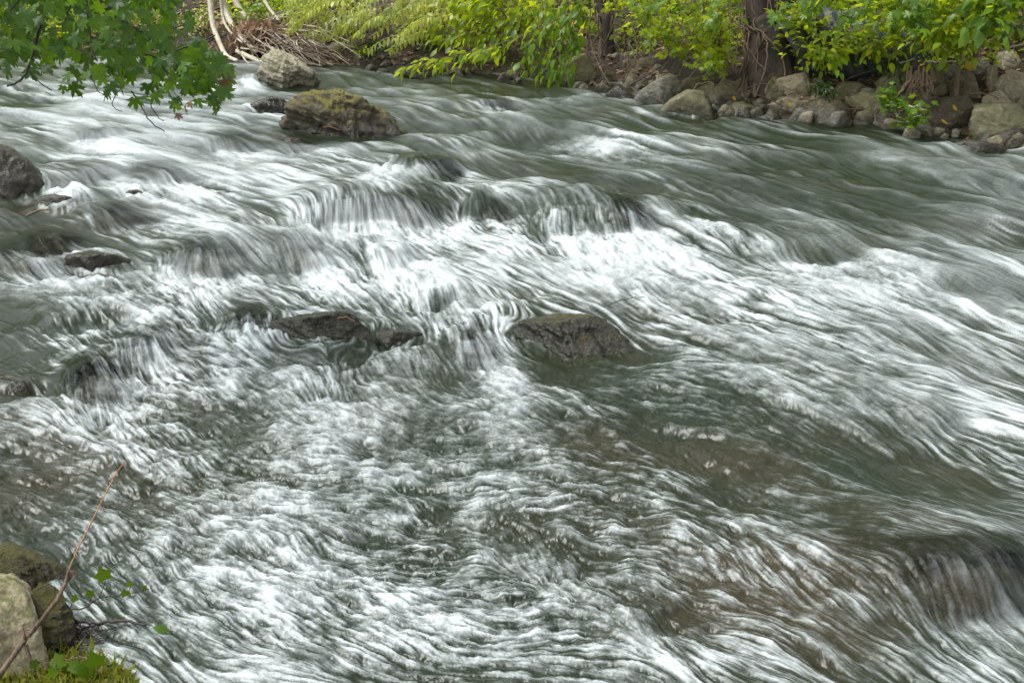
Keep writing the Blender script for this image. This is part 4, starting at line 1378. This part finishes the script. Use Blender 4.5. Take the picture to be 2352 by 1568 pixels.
plant('leafy_sprig', 'green leafy sprig with pale bare stem at the right waterline', 'plant',
      [[(2060, 270, -.15), (2056, 235, -.15), (2050, 215, -.15), (2044, 200, -.15)], [(2060, 268, -.15), (2075, 250, -.2), (2100, 245, -.25), (2130, 255, -.25)], [(2060, 275, -.15), (2065, 280, -.2), (2090, 278, -.25), (2115, 262, -.3)], [(2058, 245, -.15), (2045, 235, -.2), (2030, 232, -.2)]],
      MP, 'leaf_green', .085, 30, .055, 30, nind=60, stemmat='wood_pale', stem_r=.010)
plant('ground_vine', 'dark glossy creeper on the slope below the black sheeting', 'plant',
      [[(2000, 130, .9), (2040, 110, .8), (2080, 115, .7)], [(2010, 130, .9), (2000, 100, .9), (1960, 95, .9)], [(2010, 140, .8), (2050, 140, .6), (2080, 150, .5)]],
      OV, 'leaf_dark', .06, 110, .10, 31, nind=20)
plant('ivy_clump', 'small dark ivy clump hanging on the thick slab', 'plant',
      [[(1862, 195, .25), (1880, 200, .15), (1890, 212, .1)], [(1870, 190, .25), (1900, 205, .15), (1910, 220, .1)]], OV, 'leaf_dark', .05, 45, .05, 32, nind=20)
plant('green_bush', 'deep green bush on the far bank behind the pale curved branches', 'shrub',
      [[(620, 60, 1.2), (600, 40, 1.1), (570, 30, 1.0)], [(620, 60, 1.2), (630, 30, 1.1), (610, 10, 1.0)], [(630, 60, 1.2), (660, 40, 1.1), (690, 20, 1.1)], [(600, 80, .9), (590, 60, .8), (575, 50, .8)], [(640, 80, 1.0), (660, 80, .8), (680, 90, .7)]],
      OV, 'leaf_green', .075, 100, .14, 33, nind=20)
plant('pale_shrub', 'pale small leaved shrub on the far bank left of the curved branches', 'shrub',
      [[(420, 90, 1.0), (430, 50, .9), (460, 20, .8)], [(400, 90, 1.0), (390, 50, .9), (360, 20, .8)], [(380, 90, 1.0), (340, 60, .9), (300, 40, .8)], [(430, 70, .8), (460, 50, .7), (480, 40, .6)]],
      OV, 'leaf_pinnate', .06, 100, .15, 34, nind=20)
plant('bank_bush', 'yellow green bush on the far bank behind the maple branch', 'shrub',
      [[(200, 80, .8), (190, 40, .7), (150, 20, .6)], [(220, 80, .8), (240, 30, .7), (280, 10, .6)], [(100, 80, .8), (80, 40, .7), (40, 20, .6)], [(150, 90, .6), (140, 70, .5), (110, 60, .4)], [(20, 90, .6), (-20, 50, .6), (-60, 30, .6)]],
      OV, 'leaf_yellow', .09, 110, .2, 35, nind=20)
plant('low_fern', 'small dark fern clump on the far bank beside the brown slab', 'fern',
      [[(865, 130, .35), (850, 105, .3), (838, 118, .2)], [(865, 130, .35), (868, 100, .3), (880, 115, .2)], [(866, 130, .35), (890, 105, .3), (915, 112, .2)], [(866, 130, .35), (850, 118, .3), (842, 132, .2)], [(866, 130, .35), (860, 100, .35), (850, 95, .3)]],
      LONG, 'leaf_dark', .05, 60, .03, 36, nind=10, stem_r=.003)
plant('seedling', 'little yellow green seedling by the water under the feathery fronds', 'plant', [[(832, 128, .25), (828, 118, .2), (822, 112, .2)], [(832, 128, .25), (838, 115, .2), (845, 116, .15)]], OV, 'leaf_yellow', .06, 14, .04, 37, nind=14)
plant('ground_plant', 'bright green low plant on the slope right of the fern', 'plant', [[(985, 90, .8), (970, 75, .7), (955, 70, .7)], [(985, 90, .8), (1000, 72, .7), (1015, 75, .6)], [(1000, 95, .6), (1020, 85, .5), (1040, 90, .4)]], OV, 'leaf_green', .07, 50, .09, 38, nind=20)

# --- tangle of roots and hanging twigs left of the trunk
rng = np.random.RandomState(9)
root = empty('root_tangle', PB(1450, 150, .6))
tag(root, 'tangle of thin brown roots and dead twigs left of the vine covered trunk', 'roots')
base = np.array(root.location)
for k in range(70):
    x0 = rng.uniform(1330, 1730)
    y0 = rng.uniform(-20, 110)
    d0 = rng.uniform(0.0, .8)
    ln = rng.uniform(50, 130)
    dx = rng.normal(0, 45)
    p = [PB(x0, y0, d0), PB(x0 + dx * .4 + rng.normal(0, 8), y0 + ln * .5, d0 - .1), PB(x0 + dx, min(y0 + ln, 180), d0 - .2)]
    v, q, t, _ = tube(np.array(p) - base, rng.uniform(.004, .011), .003, 5, .008, rng, 5)
    obj('root', mesh_from('root', v, [q, t], M['twig' if k % 3 else 'twig_dark']), root)
root = empty('root_clump', PB(2110, 200, .2))
tag(root, 'clump of exposed brown roots hanging over the right bank stones', 'roots')
base = np.array(root.location)
for k in range(34):
    x0 = rng.uniform(2080, 2140)
    p = [PB(x0, 160 + rng.uniform(-8, 8), .35), PB(x0 + rng.normal(0, 8), 185, .22), PB(x0 + rng.normal(-8, 14), rng.uniform(200, 228), .1)]
    v, q, t, _ = tube(np.array(p) - base, rng.uniform(.006, .016), .003, 5, .006, rng, 5)
    obj('root', mesh_from('root', v, [q, t], M['twig']), root)

# single long twigs one can follow
TW = [
    ('thin bare stem dipping into the water right of the smooth leaning boulder', [(1356, 20, .1), (1354, 80, 0), (1370, 140, -.1), (1403, 198, -.2)], .009, 'twig'),
    ('dark bare twig slanting up from the far waterline left of the grey boulder', [(1445, 196, -.1), (1500, 165, .1), (1570, 125, .2)], .010, 'twig_dark'),
    ('straight hanging vine stem left of the smooth leaning boulder', [(1246, -20, .1), (1248, 80, 0), (1249, 190, -.15)], .006, 'twig'),
    ('bare brown twig across the stones left of the leafy sprig', [(1940, 250, .1), (1985, 250, 0), (2010, 235, .0)], .006, 'twig_dark'),
    ('crooked grey root lying above the mossy tilted slab', [(2030, 125, .6), (2055, 130, .5), (2070, 145, .4), (2110, 130, .4)], .012, 'wood_grey'),
    ('pale bleached stick lying above the narrow grey slab', [(2130, 142, .45), (2170, 142, .4), (2215, 138, .4)], .008, 'wood_pale'),
    ('reddish cane arching over the pale pitted block', [(2330, 125, .3), (2328, 80, .3), (2350, 50, .3)], .006, 'cane'),
    ('long grey root draped down over the pale pitted block', [(2352, 100, .3), (2310, 115, .2), (2302, 140, .1), (2306, 160, .05)], .008, 'wood_grey'),
    ('thin root loop at the left of the tall narrow stone', [(2282, 150, .2), (2276, 185, .1), (2288, 210, .1), (2310, 180, .15)], .006, 'twig'),
    ('thick brown root slanting down beside the leafy sprig', [(2098, 175, .3), (2078, 200, .1), (2060, 222, 0), (2052, 250, -.1)], .018, 'twig'),
    ('dark twig curling up from the stones below the vine covered trunk', [(1690, 205, .1), (1712, 215, 0), (1745, 190, .1)], .005, 'twig_dark'),
    ('pale thin twig looping over the stones left of the trunk', [(1594, 208, .0), (1600, 195, 0), (1622, 190, .1), (1640, 192, .1)], .005, 'wood_grey'),
    ('dark branch curving right from the foot of the vine covered trunk', [(1800, 145, .7), (1830, 115, .6), (1850, 100, .5), (1864, 88, .5)], .016, 'bark_dark'),
]
for lb, pts, r, mt in TW:
    P = np.array([PB(*p) for p in pts])
    v, q, t, _ = tube(P - P[0], r, r * .5, 6, .004, rng, 6)
    tag(obj('bare_twig', mesh_from('bare_twig', v, [q, t], M[mt]), loc=P[0]), lb, 'twig')

# --- black ribbed sheeting on the slope behind
m, nt, out = new_mat('black_plastic')
bs = N(nt, 'ShaderNodeBsdfPrincipled')
tc = N(nt, 'ShaderNodeTexCoord').outputs['Object']
nt.links.new(ramp(nt, noise(nt, tc, 5, 4), [(.35, (.010, .011, .012)), (.7, (.05, .054, .056))]), bs.inputs['Base Color'])
bs.inputs['Roughness'].default_value = 0.5
nt.links.new(bs.outputs[0], out.inputs[0])
c0 = PB(1985, 104, 1.1)
A_ = np.linspace(0, 1, 90)
B_ = np.linspace(0, 1, 24)
AA, BB = np.meshgrid(A_, B_, indexing='ij')
th = BB * 2.0
rad = 0.42 * (1 - 0.07 * np.cos(AA * 2 * math.pi * 8 + 1.2 * BB) ** 2) * (0.75 + .35 * np.sin(AA * math.pi)) + 0.05 * fbm((AA * 6).ravel(), (BB * 5).ravel(), 2, 1).reshape(AA.shape)
sx = -1.0 + 2.0 * AA + 0.45 * (1 - np.cos(th)) * 0.5
sy = -rad * np.sin(th) * 0.9
sz = rad * np.cos(th * .95) * 1.25 + 0.02 - .25 * AA
Vs = np.stack([sx.ravel(), sy.ravel(), sz.ravel()], 1)
ii = np.arange(90 * 24).reshape(90, 24)
qf = np.stack([ii[:-1, :-1].ravel(), ii[1:, :-1].ravel(), ii[1:, 1:].ravel(), ii[:-1, 1:].ravel()], 1)
me = mesh_from('ribbed_sheeting', Vs, qf, m)
o = tag(obj('ribbed_sheeting', me, loc=(c0[0], c0[1], c0[2] - .10)), 'dark grey ribbed sheeting draped on the slope right of the trunk', 'sheeting')
sm = o.modifiers.new('thick', 'SOLIDIFY')
sm.thickness = 0.012

# --- driftwood heap at left
CB = [
    ('thick bleached curved branch, leftmost of those above the driftwood heap', [(480, -60, .5), (484, 10, .4), (490, 60, .25), (505, 100, .05), (520, 128, -.15), (545, 140, -.3)], .045),
    ('thick bleached curved branch, second from left above the driftwood heap', [(500, -60, .6), (516, 20, .5), (535, 60, .35), (560, 92, .15), (590, 118, .0)], .048),
    ('slim bleached branch running between the two thick curved ones', [(505, -40, .5), (512, 40, .4), (530, 75, .2), (556, 98, .05)], .022),
    ('bleached branch slanting down above the brown dead leaves', [(590, -40, .7), (612, 10, .6), (640, 48, .45), (660, 75, .3)], .026),
    ('short pale log end lying at the waterline under the brown dead leaves', [(545, 118, .1), (580, 135, -.05), (600, 143, -.1), (615, 142, -.15)], .035),
    ('pale forked stick rising from the water by the pale tan boulder', [(555, 125, -.3), (566, 142, -.35), (583, 150, -.4)], .012),
    ('yellowish broken stick beside the pale tan boulder', [(606, 130, -.5), (618, 142, -.5), (622, 160, -.5)], .016),
    ('long thin grey log at the right end of the driftwood heap', [(660, 100, .3), (715, 130, .05), (765, 150, -.1)], .028),
    ('second long grey log just under the longest one of the heap', [(640, 105, .2), (700, 140, -.05), (740, 152, -.15)], .022),
    ('thin pale stick in the shallow water left of the curved branches', [(415, 130, -.1), (430, 136, -.2), (440, 128, -.2)], .010),
    ('pale bleached limb leaning behind the curved branches', [(520, -50, 1.0), (550, 20, .9), (590, 60, .7)], .05),
]
for lb, pts, r in CB:
    P = np.array([PB(*p) for p in pts])
    v, q, t, _ = tube(P - P[0], r, r * .55, 9, .0, rng, 7)
    tag(obj('bleached_branch', mesh_from('bleached_branch', v, [q, t], M['wood_pale' if 'grey' not in lb else 'wood_grey']), loc=P[0]), lb, 'branch')
root = empty('brush_heap', PB(650, 120, .3))
tag(root, 'tangled heap of grey sticks and dead leaves washed up on the far bank', 'brush')
base = np.array(root.location)
for k in range(120):
    x0 = rng.uniform(540, 700)
    y0 = rng.uniform(45, 118)
    a = math.radians(rng.choice([28, 24, 20, 35, -12, 60]) + rng.normal(0, 10))
    ln = rng.uniform(50, 150)
    p0 = PB(x0, y0, .55 - y0 / 250)
    xe, ye = x0 + ln * math.cos(a), min(y0 + ln * math.sin(a), 150)
    p2 = PB(xe, ye, .45 - ye / 250 + rng.normal(0, .1))
    p1 = (p0 + p2) / 2 + rng.normal(0, .03, 3) + np.array([0, 0, .04])
    v, q, t, _ = tube(np.array([p0, p1, p2]) - base, rng.uniform(.005, .014), .004, 5, .006, rng, 4)
    obj('stick', mesh_from('stick', v, [q, t], M[['wood_grey', 'twig', 'wood_grey', 'wood_pale'][k % 4]]), root)
n = 800
u = rng.normal(0, 1, (n, 2))
pos = np.array([PB(598 + a * 36, 82 + b * 20, .35 + rng.uniform(-.3, .1)) for a, b in u])
v, f, tint = scatter(LONG + OV, pos - base, rng.normal(0, .5, (n, 3)) + [0, 0, -1], rng.normal(0, 1, (n, 3)) + [0, -1, .3], rng.uniform(.07, .13, n), rng)
o = obj('dead_leaves', mesh_from('dead_leaves', v, f, M['leaf_brown'], attrs={'tint': tint}), root)
o['kind'] = 'stuff'

# --- leaf litter, ground cover and fine twigs on the slope
def slope_points(n, rng, tmin, tmax, x0=-9, x1=9):
    out = []
    while len(out) < n:
        x = rng.uniform(x0, x1, n)
        y = rng.uniform(7, 26, n)
        t = far_t(x, y)
        ok = (t > tmin) & (t < tmax)
        out += list(np.stack([x, y], 1)[ok])
    out = np.array(out[:n])
    return np.column_stack([out, ground_z(out[:, 0], out[:, 1])])


n = 8500
pos = slope_points(n, rng, 0.1, 3.5, -8, 7)
pos[:, 2] += rng.uniform(0.0, .03, n)
v, f, tint = scatter(OV + LONG[:1], pos, rng.normal(0, 1, (n, 3)) * [1, 1, .25], np.array([0, -.1, 1]) + rng.normal(0, .4, (n, 3)), rng.uniform(.05, .11, n), rng)
tag(obj('leaf_litter', mesh_from('leaf_litter', v, f, M['leaf_brown'], attrs={'tint': tint})), 'brown dead leaves littering the slope of the far bank', 'leaves', kind='stuff')
n = 17000
pos = slope_points(n, rng, 0.75, 3.6, -8, 7)
dn_ = fbm(pos[:, 0] * .6, pos[:, 1] * .6, 3, 2)
pos = pos[dn_ + 0.12 * (far_t(pos[:, 0], pos[:, 1]) - 1.3) > -0.12]
n = len(pos)
pos[:, 2] += rng.uniform(0.02, .5, n) ** 1.5
v, f, tint = scatter(OV, pos, rng.normal(0, 1, (n, 3)) * [1, 1, .4] + [0, 0, -.3], np.array([0, -.3, 1]) + rng.normal(0, .45, (n, 3)), rng.uniform(.06, .13, n), rng)
tag(obj('ground_cover', mesh_from('ground_cover', v, f, M['leaf_yellow'], attrs={'tint': tint})), 'bright yellow green ground cover on the slope behind the bank', 'plants', kind='stuff')
parts = []
for k in range(800):
    p = slope_points(1, rng, .15, 2.2, -5, 6)[0]
    d = rng.normal(0, 1, 3) * [1, 1, .3]
    d /= np.linalg.norm(d)
    ln = rng.uniform(.15, .6)
    parts.append(tube(np.array([p, p + d * ln * .5 + [0, 0, .04], p + d * ln + [0, 0, rng.uniform(-.02, .1)]]), rng.uniform(.004, .010), .003, 4, .004, rng, 3)[:3])
v, fs = join(parts)
tag(obj('fallen_twigs', mesh_from('fallen_twigs', v, fs, M['twig'])), 'fine fallen twigs strewn over the far bank', 'twigs', kind='stuff')

# --- unseen wood added on the hillside for dark green reflections in the river
n = 9000
ang_ = rng.uniform(-1.15, 1.0, n)
rad_ = rng.uniform(30, 42, n)
cl = fbm(ang_ * 9, rad_ * .5, 3, 1)
pos = np.column_stack([np.sin(ang_) * rad_, np.cos(ang_) * rad_, 1.5 + rng.uniform(0, 1, n) * (7 + 6 * cl)])
ok = far_t(pos[:, 0], pos[:, 1]) > 3
pos = pos[ok]
n = len(pos)
v, f, tint = scatter(OV, pos, rng.normal(0, 1, (n, 3)), rng.normal(0, .6, (n, 3)) + [0, 0, 1], rng.uniform(.7, 1.4, n), rng)
tag(obj('unseen_woodland', mesh_from('unseen_woodland', v, f, M['leaf_green'], attrs={'tint': tint})), 'unseen green wood added behind the far bank for its reflection in the river', 'unseen_woodland', kind='stuff')
print('far plants', round(time.time() - T0, 1))
# ------------------------------------------------------------------ maple branch hanging in from the top left
rng = np.random.RandomState(61)
MB = atd(210, -260, 5.4)
root = empty('maple_branch', MB)
tag(root, 'maple branch with dark green lobed leaves hanging in from the top left', 'branch')
Z = lambda lst, d: [atd(.25 * x, .25 * y, d) for x, y in lst]
BR = [
    ([(500, -900), (760, -350), (1000, 60), (1300, 290)], .014, 5.5), ([(1300, 290), (1520, 465), (1700, 440), (1970, 330)], .006, 5.45), ([(1520, 465), (1600, 590), (1720, 690), (1860, 660)], .004, 5.45),
    ([(1220, 270), (1450, 285), (1640, 250), (1750, 215)], .004, 5.5), ([(1300, 500), (1440, 560), (1600, 620), (1680, 740), (1850, 830)], .005, 5.4), ([(1440, 560), (1500, 720), (1600, 830), (1700, 910)], .003, 5.4),
    ([(500, -900), (420, -300), (400, 100), (350, 330), (260, 600), (180, 740), (60, 795)], .010, 5.3), ([(260, 620), (340, 720), (480, 830)], .004, 5.3), ([(100, 100), (200, 280), (330, 420), (500, 495)], .004, 5.4),
    ([(1180, 850), (1250, 950), (1400, 1100), (1540, 1190)], .004, 5.4), ([(1410, 880), (1400, 960), (1430, 1090), (1510, 1110)], .003, 5.4), ([(840, 440), (840, 640), (850, 760), (900, 830), (930, 900), (980, 915)], .003, 5.3),
    ([(1100, 700), (1090, 790), (1070, 930), (1110, 1035)], .003, 5.35), ([(640, 50), (590, 180), (560, 270)], .004, 5.3), ([(620, 380), (720, 450), (820, 490)], .003, 5.3), ([(760, -350), (800, 200), (840, 440), (900, 560)], .006, 5.35),
    ([(1000, 60), (1050, 400), (1100, 700)], .005, 5.4), ([(1000, 60), (1180, 300), (1300, 500)], .005, 5.4), ([(1100, 700), (1180, 850)], .004, 5.38), ([(420, -300), (100, 100)], .006, 5.3),
]
for pts, r, d in BR:
    P = np.array([p + rng.normal(0, .03, 3) * [0, 1, 0] for p in Z(pts, d)])
    v, q, t, _ = tube(P - MB, r, r * .55, 6, .0015, rng, 6)
    obj('twig', mesh_from('twig', v, [q, t], M['twig_dark']), root)
# outline of the leafy mass (sketch coordinates) and its density
TOPX = np.array([0, 60, 130, 200, 250, 300, 350, 400, 440, 480, 505, 530])
BOT = np.array([205, 200, 205, 232, 215, 238, 250, 262, 245, 250, 262, 200])
TOP = np.array([-60, -60, -60, -60, -60, -60, -60, -50, 60, 118, 145, 170])


def sample_leaves(n):
    out = []
    while len(out) < n:
        x = rng.uniform(-70, 525)
        b, t = np.interp(x, TOPX, BOT), np.interp(x, TOPX, TOP)
        y = t + (b - t) * rng.uniform(0, 1) ** 1.15
        # looser towards the lower left
        loose = 0.35 if (x < 250 and y > 130) else 1.0
        if x > 390 and y < 110:
            loose = 0.45
        if rng.rand() < loose:
            out.append((x, y))
    return np.array(out)


ml = [leaf_mesh('leaf', t, M['leaf_maple']) for t in MP]


def leaf_dirs(n):
    D = np.column_stack([rng.normal(.25, .55, n), rng.normal(-.25, .35, n), rng.normal(-.85, .35, n)])
    U = np.column_stack([rng.normal(0, .8, n), rng.normal(-.55, .6, n), rng.normal(.7, .55, n)])
    return D, U


xy = sample_leaves(295)
pos = np.array([atd(x, y - 6, rng.uniform(5.0, 5.5)) for x, y in xy])
D, U = leaf_dirs(len(pos))
sz = rng.uniform(.065, .12, len(pos))
leaf_objects(ml, root, pos, D, U, sz, rng)
xy = sample_leaves(460)
xy = xy[xy[:, 1] < np.interp(xy[:, 0], TOPX, BOT) - 45]
pos = np.array([atd(x, y, rng.uniform(5.5, 6.0)) for x, y in xy])
D, U = leaf_dirs(len(pos))
v, f, tint = scatter(MP, pos - MB, D, U, rng.uniform(.08, .13, len(pos)), rng)
o = obj('foliage', mesh_from('foliage', v, f, M['leaf_maple'], attrs={'tint': tint}), root)
o['kind'] = 'stuff'
# browned curled leaves at the tip
bl = [leaf_mesh('browned_leaf', t, M['leaf_brown']) for t in MP[:3]]
pos = np.array([atd(x, y, rng.uniform(5.2, 5.4)) for x, y in [(468, 140), (478, 150), (500, 165), (512, 185), (520, 178), (488, 220), (425, 245), (435, 235), (410, 262), (505, 228)]])
D, U = leaf_dirs(len(pos))
leaf_objects(bl, root, pos, D, U, rng.uniform(.05, .08, len(pos)), rng, 'browned_leaf')

# ------------------------------------------------------------------ near bank corner
def near_pt(px, py, z):
    return at(px, py, z)


q = []
while len(q) < 3600:
    x, y = rng.uniform(-260, 300), rng.uniform(1462, 1640)
    if y > 1475 + 0.0016 * max(x, 0) ** 2 * 0.55 + rng.uniform(-10, 25):
        q.append(near_pt(x, y, 0.0)[:2])
pos = np.array(q)
pos = np.column_stack([pos, np.maximum(ground_z(pos[:, 0], pos[:, 1]), 0.015)])
n = len(pos)
blade = t_ovate(.16, .2, .5)
D = rng.normal(0, .8, (n, 3)) + [0.15, 0, 0.8]
v, f, tint = scatter([blade, OV[0]], pos, D, rng.normal(0, 1, (n, 3)), rng.uniform(.02, .055, n), rng, which=(rng.rand(n) < .22).astype(int))
tag(obj('mossy_grass', mesh_from('mossy_grass', v, f, M['grass'], attrs={'tint': tint})), 'short yellow green grass and moss on the near bank corner', 'grass', kind='stuff')

# orange cane leaning up from the corner
P = np.array([near_pt(-30, 1590, .12), near_pt(55, 1470, .22), near_pt(75, 1448, .24), near_pt(125, 1385, .33), near_pt(150, 1340, .36), near_pt(160, 1305, .40)])
b = P[0]
root = empty('cane_stem', b)
tag(root, 'brown cane rising from the near bank with thin orange upper shoot', 'stem')
v, q, t, _ = tube(P - b, .008, .005, 8, .0012, rng, 6)
obj('lower_stem', mesh_from('lower_stem', v, [q, t], M['twig']), root)
P2 = np.array([near_pt(160, 1305, .40), near_pt(178, 1262, .44), near_pt(220, 1180, .50), near_pt(262, 1095, .56), near_pt(288, 1058, .58)])
v, q, t, _ = tube(P2 - b, .0028, .0016, 6, .0006, rng, 6)
obj('orange_shoot', mesh_from('orange_shoot', v, [q, t], M['cane']), root)
for a_, b_ in (((55, 1475, .22), (52, 1440, .25)), ((60, 1480, .22), (70, 1520, .18)), ((162, 1305, .4), (172, 1325, .38))):
    p, q_ = near_pt(*a_), near_pt(*b_)
    v, q, t, _ = tube(np.array([p, (p + q_) / 2, q_]) - b, .0075, .004, 6, .001, rng, 3)
    obj('knot', mesh_from('knot', v, [q, t], M['twig']), root)

# ivy runner with pale green leaves over the water
IV = np.array([[1.05, 0], [.70, .22], [.50, .56], [.24, .40], [-.06, .46], [0, 0], [-.06, -.46], [.24, -.40], [.50, -.56], [.70, -.22]])
ivv = np.column_stack([IV, -.12 * IV[:, 0] ** 2 + .15 * np.abs(IV[:, 1])])
ivv = np.vstack([[[.45, 0, -.03]], ivv])
ivf = np.array([(0, 1 + i, 1 + (i + 1) % 10) for i in range(10)])
ivm = leaf_mesh('leaf', (ivv, ivf), M['leaf_ivy'])


def ivy(name, label, runner, leaves, r=.003, mat='twig_dark', cat='ivy'):
    P = np.array([near_pt(*p) for p in runner])
    root = empty(name, P[0])
    tag(root, label, cat)
    v, q, t, _ = tube(P - P[0], r, r * .5, 6, .0008, rng, 6)
    obj('stem', mesh_from('stem', v, [q, t], M[mat]), root)
    for (bx, by, bz, lx, ly, lz, s, dx, dz) in leaves:
        p, e = near_pt(bx, by, bz), near_pt(lx, ly, lz)
        v, q, t, _ = tube(np.array([p, (p + e) / 2 + [0.004, 0, .004], e]) - P[0], .0014, .001, 5, 0, None, 4)
        obj('leaf_stalk', mesh_from('leaf_stalk', v, [q, t], M[mat]), root)
        leaf_objects([ivm], root, e[None], np.array([[dx, -.15, dz]]), np.array([[.2, -.9, .45]]), np.array([s]), rng)
    return root


ivy('ivy_runner', 'thin ivy runner with small pale green leaves reaching over the water', [(160, 1398, .05), (195, 1395, .06), (230, 1372, .08), (285, 1365, .09), (342, 1352, .11)],
    [(226, 1374, .08, 243, 1330, .13, .052, -.25, 1), (200, 1392, .06, 210, 1368, .09, .028, -.3, 1), (285, 1365, .09, 290, 1368, .10, .03, -.1, 1), (292, 1362, .09, 300, 1345, .12, .022, -.1, .9), (325, 1358, .1, 330, 1352, .11, .02, .4, .6), (162, 1398, .05, 164, 1372, .08, .025, .9, -.2)])
ivy('ivy_clump', 'glossy ivy leaves beside the grass on the near bank corner', [(120, 1520, .06), (150, 1515, .07), (190, 1508, .08), (215, 1520, .08)],
    [(200, 1512, .08, 224, 1530, .09, .060, -.15, 1), (190, 1508, .07, 212, 1538, .08, .052, -.75, .15), (150, 1515, .07, 122, 1512, .08, .046, .4, -.12), (170, 1512, .07, 160, 1526, .08, .040, .9, -.15), (205, 1515, .08, 190, 1555, .07, .045, .3, .55), (130, 1520, .07, 112, 1545, .06, .035, .7, .2), (120, 1520, .07, 86, 1528, .06, .03, -.5, .5)], mat='twig')
P = np.array([near_pt(*p) for p in [(165, 1420, .05), (190, 1430, .045), (240, 1428, .04), (290, 1425, .04), (335, 1438, .03)]])
v, q, t, _ = tube(P - P[0], .006, .004, 7, .002, rng, 6)
tag(obj('black_twig', mesh_from('black_twig', v, [q, t], M['twig_dark']), loc=P[0]), 'black wet twig lying on the water beside the dark mossy near rock', 'twig')
parts = []
c = near_pt(215, 1460, .02)
root = empty('root_mat', c)
tag(root, 'mat of fine black roots in the water below the black wet twig', 'roots')
for k in range(26):
    p = near_pt(170 + rng.uniform(0, 25), 1440 + rng.uniform(-10, 55), .03)
    e = near_pt(195 + rng.uniform(0, 70), 1440 + rng.uniform(-8, 45), .015)
    v, q, t, _ = tube(np.array([p, (p + e) / 2 + rng.normal(0, .012, 3), e]) - c, .0025, .001, 5, .003, rng, 4)
    obj('root', mesh_from('root', v, [q, t], M['twig_dark']), root)
p = near_pt(352, 1440, .03)
o = tag(obj('wet_leaf', leaf_mesh('wet_leaf', (OV[0][0] * .055, OV[0][1]), M['leaf_green']), loc=p), 'wet green leaf caught on the end of the black wet twig', 'leaf')
o.rotation_euler = (.5, .1, -.1)

# ------------------------------------------------------------------ odds and ends on the stream
for lb, a_, b_, r, mt in [
    ('short brown stick sticking out of the water near the left edge', (62, 495, .10), (115, 482, .16), .009, 'twig'),
    ('thin black twig caught in the current right of the midstream rocks', (1395, 702, .06), (1480, 682, .12), .0032, 'twig_dark'),
    ('orange straw lying on top of the flat midstream slab', (775, 731, .15), (815, 738, .14), .0025, 'cane'),
    ('yellow grass stalk bent at the foot of the large mossy boulder', (742, 292, .06), (780, 300, .03), .003, 'cane'),
    ('dark broken stick at the left edge by the slanting rock', (-20, 876, .1), (24, 872, .1), .006, 'twig'),
]:
    p, e = near_pt(*a_), near_pt(*b_)
    v, q, t, _ = tube(np.array([p, (p + e) / 2 + [0, 0, .015], e]) - p, r, r * .6, 6, .002, rng, 5)
    tag(obj('stick', mesh_from('stick', v, [q, t], M[mt]), loc=p), lb, 'stick')
GL = [('yellow leaf stuck on the big dark broken boulder', 2162, 274, .10), ('yellow leaf on the dark ledge above the big broken boulder', 2188, 240, .08), ('small yellow leaf on the smooth rounded stone at the waterline', 1812, 234, .05), ('pale yellow leaf on the dark wet round stone', 1683, 219, .06),
      ('orange yellow leaf hanging from the undergrowth right of the trunk', 1985, 90, .14), ('large yellow leaf hanging above the mossy tilted slab', 2062, 120, .12), ('yellow leaf hanging right of the exposed root clump', 2216, 143, .12), ('orange leaf among sticks left of the brown dead leaves', 520, 95, .10), ('golden leaf high above the driftwood heap', 556, 8, .13)]
for lb, px, py, s in GL:
    h_ = hit(px, py + 2)
    p = CAM + (h_ - CAM) * (1 - .28 / np.linalg.norm(h_ - CAM))
    o = tag(obj('yellow_leaf', leaf_mesh('yellow_leaf', (OV[2][0] * s, OV[2][1]), M['leaf_gold']), loc=p), lb, 'leaf')
    o.rotation_euler = (rng.uniform(.4, 1.1), rng.uniform(-.3, .9), rng.uniform(-1, 1))
print('done', len(bpy.data.objects), round(time.time() - T0, 1))
